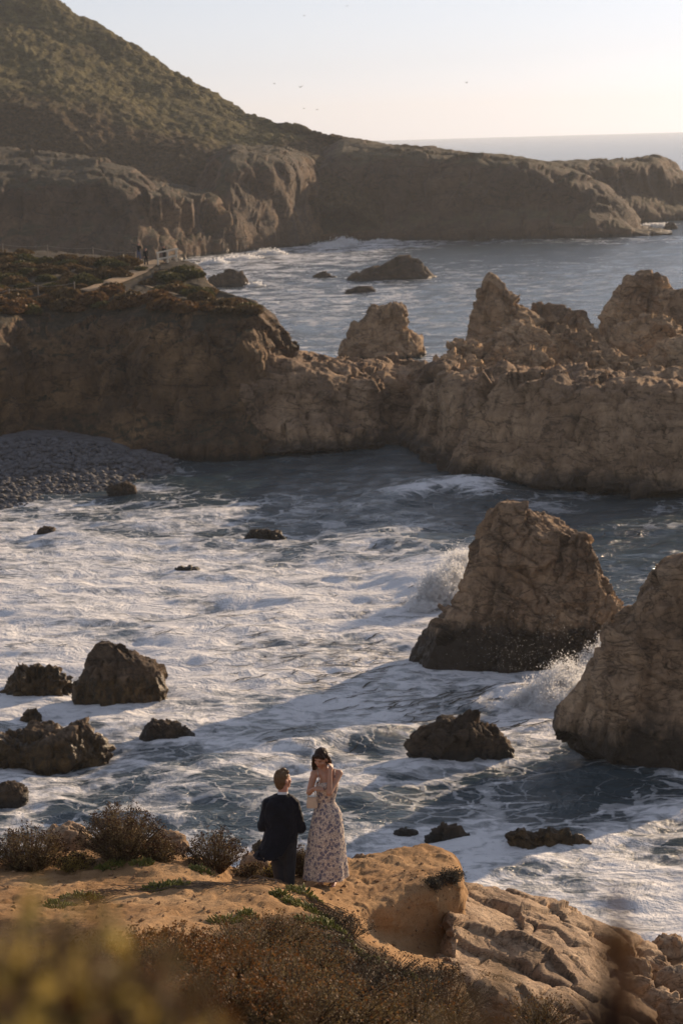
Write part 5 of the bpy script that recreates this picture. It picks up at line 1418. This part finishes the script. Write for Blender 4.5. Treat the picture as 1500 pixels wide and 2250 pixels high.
blue = ramp(n, l, nz.outputs[0], [(.35, (.06, .065, .13)), (.65, (.23, .235, .32))]).outputs[0]
c = mixc(n, l, ramp(n, l, v3.outputs[0], [(.03, 1.0), (.09, 0.0)]).outputs[0], (.84, .73, .60), (.50, .38, .30))
f1m = math_n(n, l, 'ADD', v1.outputs['Distance'], math_n(n, l, 'MULTIPLY', math_n(n, l, 'SUBTRACT', nz.outputs[0], .5), .7))
c = mixc(n, l, maprange(n, l, f1m, .34, .52, .9, 0.0), c, blue)
f2m = math_n(n, l, 'ADD', v2.outputs['Distance'], math_n(n, l, 'MULTIPLY', math_n(n, l, 'SUBTRACT', nz.outputs[0], .5), .6))
c = mixc(n, l, maprange(n, l, f2m, .30, .42, .8, 0.0), c, (.45, .36, .33))
l.new(c, p.inputs['Base Color']); p.inputs['Roughness'].default_value = .8; p.inputs['Specular IOR Level'].default_value = .2
tr = n.new('ShaderNodeBsdfTranslucent'); l.new(c, tr.inputs[0]); mx = n.new('ShaderNodeMixShader'); mx.inputs[0].default_value = .15
l.new(p.outputs[0], mx.inputs[1]); l.new(tr.outputs[0], mx.inputs[2]); l.new(mx.outputs[0], n['Material Output'].inputs[0])
FLORAL = m
dress = link('dress', mesh_np('dress', Vd, np.concatenate([f1[:, ::-1], f1 + len(Vd) // 2])), FLORAL, woman)
for (a_, b_) in (((-.075, -.095, 1.285), (-.095, -.02, 1.445)), ((.105, -.085, 1.285), (.115, -.02, 1.445))):
    m_ = (np.array(a_) + np.array(b_)) / 2 + V3(0, -.035, .015)
    tube_obj('strap', [a_, m_, b_, np.array(b_) + V3(0, .07, -.03)], .006, FLORAL, dress)
# hair
hair = []
Th = T
hair += [ellipsoid(T((0, .022, .048)), (.085, .096, .082), Rw), ellipsoid(T((0, .052, -.02)), (.080, .062, .10), Rw), ellipsoid(T((0, .06, -.09)), (.062, .045, .07), Rw)]
hair += [capsule(T((.0, -.066, .085)), .022, T((-.062, -.052, .048)), .026), capsule(T((.0, -.066, .085)), .020, T((.064, -.040, .050)), .024),
         capsule(T((-.068, -.040, .045)), .026, T((-.088, -.040, -.06)), .028), capsule(T((-.088, -.040, -.06)), .030, T((-.085, -.055, -.135)), .030),
         capsule(T((-.085, -.055, -.135)), .028, T((-.075, -.085, -.175)), .016), capsule(T((-.075, -.010, -.05)), .035, T((-.080, -.015, -.145)), .026),
         capsule(T((-.088, -.050, -.15)), .016, T((-.125, -.055, -.180)), .006),
         capsule(T((.070, .020, .04)), .030, T((.082, .048, -.04)), .028), capsule(T((.082, .048, -.04)), .028, T((.085, .06, -.115)), .020)]
hme = fuse('hair', hair, .0065, 4, lambda P_: fbm(P_ * np.array([1, 1, .35]), .022, 3, 7) * .007)
link('hair', hme, hair_mat('dark_brown_hair', (.040, .020, .011)), woman)
# sandals
SAND = simple_mat('pale_pink_leather', (.60, .42, .42), .5, .1, 30)
for fx in (-.085, .068):
    pcs = [capsule(V3(fx - .003, .045, .058), .026, V3(fx - .006, -.03, .030), .027, flat=.35), capsule(V3(fx - .006, -.03, .022), .033, V3(fx - .016, -.125, .012), .028, flat=.35),
           capsule(V3(fx - .002, .055, .05), .012, V3(fx - .002, .06, .004), .006)]
    pcs += [capsule(V3(fx - .045, -.095, .045), .007, V3(fx + .018, -.088, .055), .007), capsule(V3(fx - .04, -.06, .060), .007, V3(fx + .026, -.075, .06), .007),
            capsule(V3(fx - .032, .02, .115), .006, V3(fx + .032, .02, .115), .006)]
    link('sandal', fuse('sandal', pcs, .006, 2), SAND, woman)
# handbag hanging from her bent arm
BAG = simple_mat('cream_leather', (.66, .52, .38), .45, .08, 18)
bc = Vector(WO) + Vector((-.175, -.10, 1.075))
G = loft_rings('bag', [(-.075, 0, 0, .010, .008), (-.072, 0, 0, .062, .026), (-.05, 0, 0, .068, .030), (.0, 0, 0, .064, .028), (.055, 0, 0, .056, .022), (.062, 0, 0, .052, .018), (.064, 0, 0, .006, .004)], 48,
               lambda G, th, S: np.stack([S[None, :, 1] + np.sign(np.cos(th))[:, None] * (np.abs(np.cos(th)) ** .35)[:, None] * S[None, :, 3],
                                          S[None, :, 2] + np.sign(np.sin(th))[:, None] * (np.abs(np.sin(th)) ** .5)[:, None] * S[None, :, 4], G[..., 2]], -1))
bag = link('handbag', mesh_np('handbag', G.reshape(-1, 3), grid_faces(48, G.shape[1], True)[:, ::-1]), BAG); bag.location = bc
tag(bag, 'small cream handbag hanging from the bent arm of the woman', 'handbag')
tube_obj('handle', [(-.045, 0, .05), (-.05, .005, .11), (-.03, .01, .145), (.01, .012, .15), (.045, .008, .11), (.045, 0, .05)], .006, BAG, bag)
# ---- the man
mf = onto(634, 1946, GB)
mfoot = at(626, 2012, 28.65); gz = drop(mfoot.x, mfoot.y, GB); MO = Vector((mfoot.x, mfoot.y, gz.z))
top_z = at(626, 1690, 28.65).z
ks = (top_z - MO.z) / 1.845
print('man scale', ks, 'man feet z', MO.z, 'woman', WO)
def mv(*a): return V3(*a)
Rm_ = rotm(R(180 - 52), R(-8), R(0))       # looks away to the right, a little up
mh = mv(.030, .02, 1.705)
hp, TM = head_pieces(mh, Rm_, 1.06)
P = hp + [capsule(mv(.02, 0, 1.46), .058, mv(.027, .01, 1.62), .060), capsule(mv(-.13, 0, 1.40), .05, mv(.12, 0, 1.39), .05), capsule(mv(-.005, 0, 1.34), .105, mv(-.01, 0, 1.0), .10),
          capsule(mv(-.06, 0, .92), .075, mv(-.045, .02, .5), .06), capsule(mv(-.045, .02, .5), .058, mv(-.045, -.01, .08), .038),
          capsule(mv(.06, 0, .92), .075, mv(.062, .0, .5), .06), capsule(mv(.062, .0, .5), .056, mv(.07, -.04, .08), .038),
          capsule(mv(-.15, 0, 1.40), .04, mv(-.235, .02, 1.14), .044), capsule(mv(-.235, .02, 1.14), .042, mv(-.12, .26, 1.06), .028),
          capsule(mv(.145, 0, 1.385), .04, mv(.215, .02, 1.11), .044), capsule(mv(.215, .02, 1.11), .042, mv(.205, .25, 1.05), .028)]
P += hand_pieces(mv(-.12, .26, 1.06), (.04, .08, -.01), (0, -.2, -1), .8, 1.05, 1) + hand_pieces(mv(.205, .25, 1.05), (-.02, .08, -.01), (0, -.2, -1), .8, 1.05, -1)
me = fuse('person', P, .008, 4)
for q in (SKIN_M, FACE_DARK, LIPS): me.materials.append(q)
paint_face(me, TM, Rm_, mh, 1.06)
man = link('person', me); man.location = MO; man.scale = (ks, ks, ks)
tag(man, 'short-haired person in a dark suit seen from behind, facing the dress', 'person')
def suit_mat(name, c):
    m, n, l, p = new_mat(name)
    t = noise_node(n, l, n.new('ShaderNodeTexCoord').outputs['Object'], 9, 5, .6); t2 = noise_node(n, l, n.new('ShaderNodeTexCoord').outputs['Object'], 300, 2)
    l.new(ramp(n, l, t.outputs[0], [(.3, tuple(x * .7 for x in c)), (.7, tuple(x * 1.35 for x in c))]).outputs[0], p.inputs['Base Color'])
    p.inputs['Roughness'].default_value = .85; p.inputs['Specular IOR Level'].default_value = .2; p.inputs['Sheen Weight'].default_value = .12
    b = n.new('ShaderNodeBump'); b.inputs['Strength'].default_value = .35; b.inputs['Distance'].default_value = .02
    l.new(t.outputs[0], b.inputs['Height']); l.new(b.outputs[0], p.inputs['Normal'])
    return m
SUIT = suit_mat('dark_navy_wool', (.010, .0115, .017)); TROU = suit_mat('charcoal_trousers', (.032, .033, .037))
# jacket: torso shell and sleeves welded, tail blown to the left
JR = [(1.535, .02, .0, .070, .070), (1.50, .012, .0, .135, .095), (1.455, -.002, .0, .190, .112), (1.40, -.005, .0, .208, .128), (1.27, -.010, .0, .205, .138), (1.13, -.014, .0, .192, .134), (1.03, -.022, .0, .200, .142),
      (.93, -.040, -.005, .208, .150), (.84, -.075, -.01, .222, .160), (.76, -.105, -.015, .232, .166), (.70, -.128, -.018, .234, .168)]
def jfn(G, th, S):
    x = G[..., 0]; y = G[..., 1]
    hem = np.interp(x, [-.33, -.18, -.05, .10], [.77, .74, .77, .95]); hem = np.where(y > .06, np.minimum(hem, .70), hem)
    G[..., 2] = np.maximum(G[..., 2], hem - .0)
    f = (np.sin(th * 5 + 1)[:, None] * .5 + np.sin(th * 9)[:, None] * .3) * np.clip((1.1 - S[:, 0]) / .4, 0, 1)[None] * .02
    G[..., 0] += np.cos(th)[:, None] * f; G[..., 1] += np.sin(th)[:, None] * f
    return G
G = loft_rings('jacket', JR, 90, jfn); nv_ = G.shape[1]
Vj = G.reshape(-1, 3); Fj = [tuple(q) for q in grid_faces(90, nv_, True)[:, ::-1]]
Vj = np.concatenate([Vj, [G[:, 0].mean(0), G[:, -1].mean(0) + V3(0, 0, .25)]])
for k in range(90):
    k2 = (k + 1) % 90
    Fj.append((k * nv_, k2 * nv_, len(Vj) - 2)); Fj.append((k2 * nv_ + nv_ - 1, k * nv_ + nv_ - 1, len(Vj) - 1))
pcs = [(Vj, Fj), capsule(mv(-.150, .0, 1.425), .070, mv(-.235, .015, 1.13), .060), capsule(mv(-.235, .015, 1.13), .059, mv(-.135, .235, 1.07), .042),
       capsule(mv(.150, .0, 1.405), .068, mv(.222, .015, 1.10), .060), capsule(mv(.222, .015, 1.10), .058, mv(.207, .225, 1.055), .042)]
jme = fuse('jacket', pcs, .0075, 2, lambda P_: fbm(P_ * np.array([1, 1, .7]), .10, 4, 3, .6, True) * .022)
jacket = link('jacket', jme, SUIT, man)
pcs = [capsule(mv(-.075, 0, .95), .125, mv(.06, 0, .95), .125), capsule(mv(-.065, .0, .92), .112, mv(-.040, .02, .5), .082), capsule(mv(-.040, .02, .5), .080, mv(-.045, -.01, .10), .066),
       capsule(mv(.062, -.01, .90), .108, mv(.062, .0, .52), .080), capsule(mv(.062, .0, .52), .076, mv(.060, -.04, .10), .064)]
link('trousers', fuse('trousers', pcs, .009, 3, lambda P_: fbm(P_ * np.array([1, 1, .4]), .06, 3, 9) * .010), TROU, man)
SHIRT = simple_mat('white_shirt', (.78, .76, .74), .8, .05, 30)
pcs = [capsule(mv(.018, -.004, 1.50), .072, mv(.024, .004, 1.545), .064), capsule(mv(.045, .03, 1.50), .06, mv(.075, .075, 1.40), .05)]
link('shirt', fuse('shirt', pcs, .008, 2), SHIRT, man)
SHOE = simple_mat('black_leather', (.012, .010, .009), .35, .2, 30)
for fx, fy in ((-.045, -.01), (.065, -.04)):
    link('shoe', fuse('shoe', [capsule(mv(fx, fy - .03, .05), .046, mv(fx + .03, fy + .10, .04), .044, flat=.8), capsule(mv(fx + .03, fy + .10, .035), .044, mv(fx + .055, fy + .2, .03), .03, flat=.7)], .009, 3), SHOE, man)
# short hair: cap over crown and back of the head, tapering into the neck
hs = [ellipsoid(TM((0, .020, .050)), (.084, .098, .078), Rm_), ellipsoid(TM((0, .040, .010)), (.083, .080, .085), Rm_), ellipsoid(TM((0, .055, -.045)), (.064, .052, .058), Rm_),
      capsule(TM((-.040, -.045, .092)), .026, TM((.040, -.045, .092)), .026), capsule(TM((0, -.03, .115)), .03, TM((0, .06, .11)), .03)]
hme = fuse('hair', hs, .007, 3, lambda P_: fbm(P_, .018, 3, 17) * .006)
link('hair', hme, hair_mat('light_brown_hair', (.15, .09, .045)), man)

# ---- walkers on the bluff
def walker(px, py, h, top_c, leg_c, label, face=0.0, arms='down', seed=0):
    p = onto(px, py, BLUFF); s = h / 1.75
    root_P, Rq = [], rotm(face, R(5))
    hc_ = V3(0, 0, 1.62); hp_, T_ = head_pieces(hc_, Rq, 1.05)
    ca, sa = math.cos(face), math.sin(face)
    rz = lambda x, y, z: V3(x * ca - y * sa, x * sa + y * ca, z)
    P_ = hp_ + [capsule(rz(0, .01, 1.40), .055, rz(0, 0, 1.55), .05), capsule(rz(-.15, 0, 1.38), .06, rz(.15, 0, 1.38), .06), capsule(rz(0, 0, 1.3), .12, rz(0, 0, .98), .12)]
    LG, TP = [], [capsule(rz(-.13, 0, 1.37), .085, rz(.13, 0, 1.37), .085), capsule(rz(0, 0, 1.30), .145, rz(0, 0, .92), .15)]
    for sx, fy in ((-1, .10), (1, -.12)):
        kn = rz(sx * .085, fy * .6, .50); an = rz(sx * .085, fy * 1.6 + .05, .09)
        P_ += [capsule(rz(sx * .08, 0, .92), .085, kn, .055), capsule(kn, .052, an, .036), capsule(an - V3(0, 0, .03), .04, an + rz(0, -.13, -.05), .03)]
        LG += [capsule(rz(sx * .075, 0, .92), .105, kn, .078), capsule(kn, .076, an + V3(0, 0, .02), .066)]
        if arms == 'down' or (arms == 'one' and sx < 0):
            el, wr = rz(sx * .23, .02 + fy * -.3, 1.12), rz(sx * .22, -.08 - fy * .6, .90)
        else:
            el, wr = rz(sx * .22, -.12, 1.18), rz(sx * .08, -.20, 1.45)
        s0 = rz(sx * .18, 0, 1.38)
        P_ += [capsule(s0, .05, el, .042), capsule(el, .04, wr, .028)] + hand_pieces(wr, wr - el, rz(-sx, 0, 0), .5, 1.0, sx)
        TP += [capsule(s0, .068, el, .056), capsule(el, .054, wr * .9 + el * .1, .042)]
    b = link('person', fuse('person', P_, .014, 2), SKIN_M); b.location = p; b.scale = (s, s, s)
    tag(b, label, 'person')
    link('top', fuse('top', TP, .016, 2), top_c, b); link('trousers', fuse('trousers', LG, .016, 2), leg_c, b)
    link('hair', fuse('hair', [ellipsoid(T_((0, .025, .05)), (.088, .1, .085), Rq), ellipsoid(T_((0, .05, -.01)), (.082, .075, .09), Rq)], .014, 1), HAIRD, b)
HAIRD = hair_mat('walker_hair', (.05, .03, .018))
DKTOP = simple_mat('dark_jacket', (.018, .017, .018), .85, .2, 8); JEAN = simple_mat('blue_jeans', (.07, .095, .17), .85, .2, 8); BLK = simple_mat('black_trousers', (.012, .012, .013), .85, .2, 8)
walker(306, 571, 1.72, DKTOP, JEAN, 'walker in blue jeans with hands raised to the face, on the path', R(40), 'up')
walker(322, 584, 1.75, DKTOP, BLK, 'walker all in dark clothes coming down the path', R(25), 'down')
walker(362, 577, 1.70, BLK, BLK, 'person in black standing behind the pale railing', R(-20), 'one')
# ---- birds
BIRD = simple_mat('dark_feathers', (.05, .048, .05), .8, .3, 5)
def bird(px, py, d, span, flap, yaw, label):
    c = at(px, py, d)
    pcs = [capsule((-.18, 0, 0), .03, (.02, 0, .01), .055), capsule((.02, 0, .01), .055, (.20, 0, .03), .035), capsule((.20, 0, .03), .034, (.27, 0, .03), .012), capsule((-.18, 0, 0), .03, (-.30, 0, 0), .02, flat=2.0)]
    for sx in (-1, 1):
        a_, b_, e_ = (.06, sx * .03, .03), (.08, sx * .26, .03 + .26 * math.sin(flap)), (-.03, sx * .56, .03 + .26 * math.sin(flap) + .30 * math.sin(flap * .35))
        for q in np.linspace(-.05, .05, 4):
            pcs += [capsule(np.array(a_) + V3(q, 0, 0), .018, np.array(b_) + V3(q * .9, 0, 0), .014), capsule(np.array(b_) + V3(q * .9, 0, 0), .014, np.array(e_) + V3(q * .3, 0, 0), .007)]
    o = link('bird', fuse('bird', pcs, .016, 1), BIRD); o.location = c; o.rotation_euler = (0, 0, yaw); o.scale = (span,) * 3
    tag(o, label, 'bird', 'birds in the sky')
for a_ in [(660, 192, 380, 1.0, .9, 1.2, 'largest dark bird, above the right end of the hill slope'), (603, 184, 420, .7, .3, .4, 'small bird just left of the largest bird'),
           (1024, 182, 400, .8, .7, 2.2, 'lone bird right of the picture centre in the sky'), (697, 241, 430, .8, .1, .1, 'low bird gliding right over the hill foot'),
           (668, 238, 450, .7, .15, .2, 'low bird gliding left over the hill foot'), (762, 14, 420, .7, .5, 1.0, 'bird near the top edge of the sky'),
           (668, 35, 430, .7, .4, .8, 'bird high in the sky, left of the topmost one')]:
    bird(*a_)
# ------------------------------------------------------------------ air
m = bpy.data.materials.new('sea_haze'); m.use_nodes = True
n = m.node_tree.nodes; l = m.node_tree.links
n.remove(n['Principled BSDF'])
v = n.new('ShaderNodeVolumePrincipled'); v.inputs['Color'].default_value = (.86, .92, 1.0, 1)
v.inputs['Density'].default_value = .00011; v.inputs['Anisotropy'].default_value = .35
l.new(v.outputs[0], n['Material Output'].inputs['Volume'])
s = 9900
x0, x1, y0, y1, z0, z1 = -s, s, -2400, 9400, -6, 135
vv = [(x0, y0, z0), (x1, y0, z0), (x1, y1, z0), (x0, y1, z0), (x0, y0, z1), (x1, y0, z1), (x1, y1, z1), (x0, y1, z1)]
ff = [(3, 2, 1, 0), (4, 5, 6, 7), (0, 1, 5, 4), (1, 2, 6, 5), (2, 3, 7, 6), (3, 0, 4, 7)]
o = link('haze', mesh_np('haze', vv, ff), m, None, False); tag(o, 'thin pale sea haze filling the air over the bay', 'haze', kind='stuff')
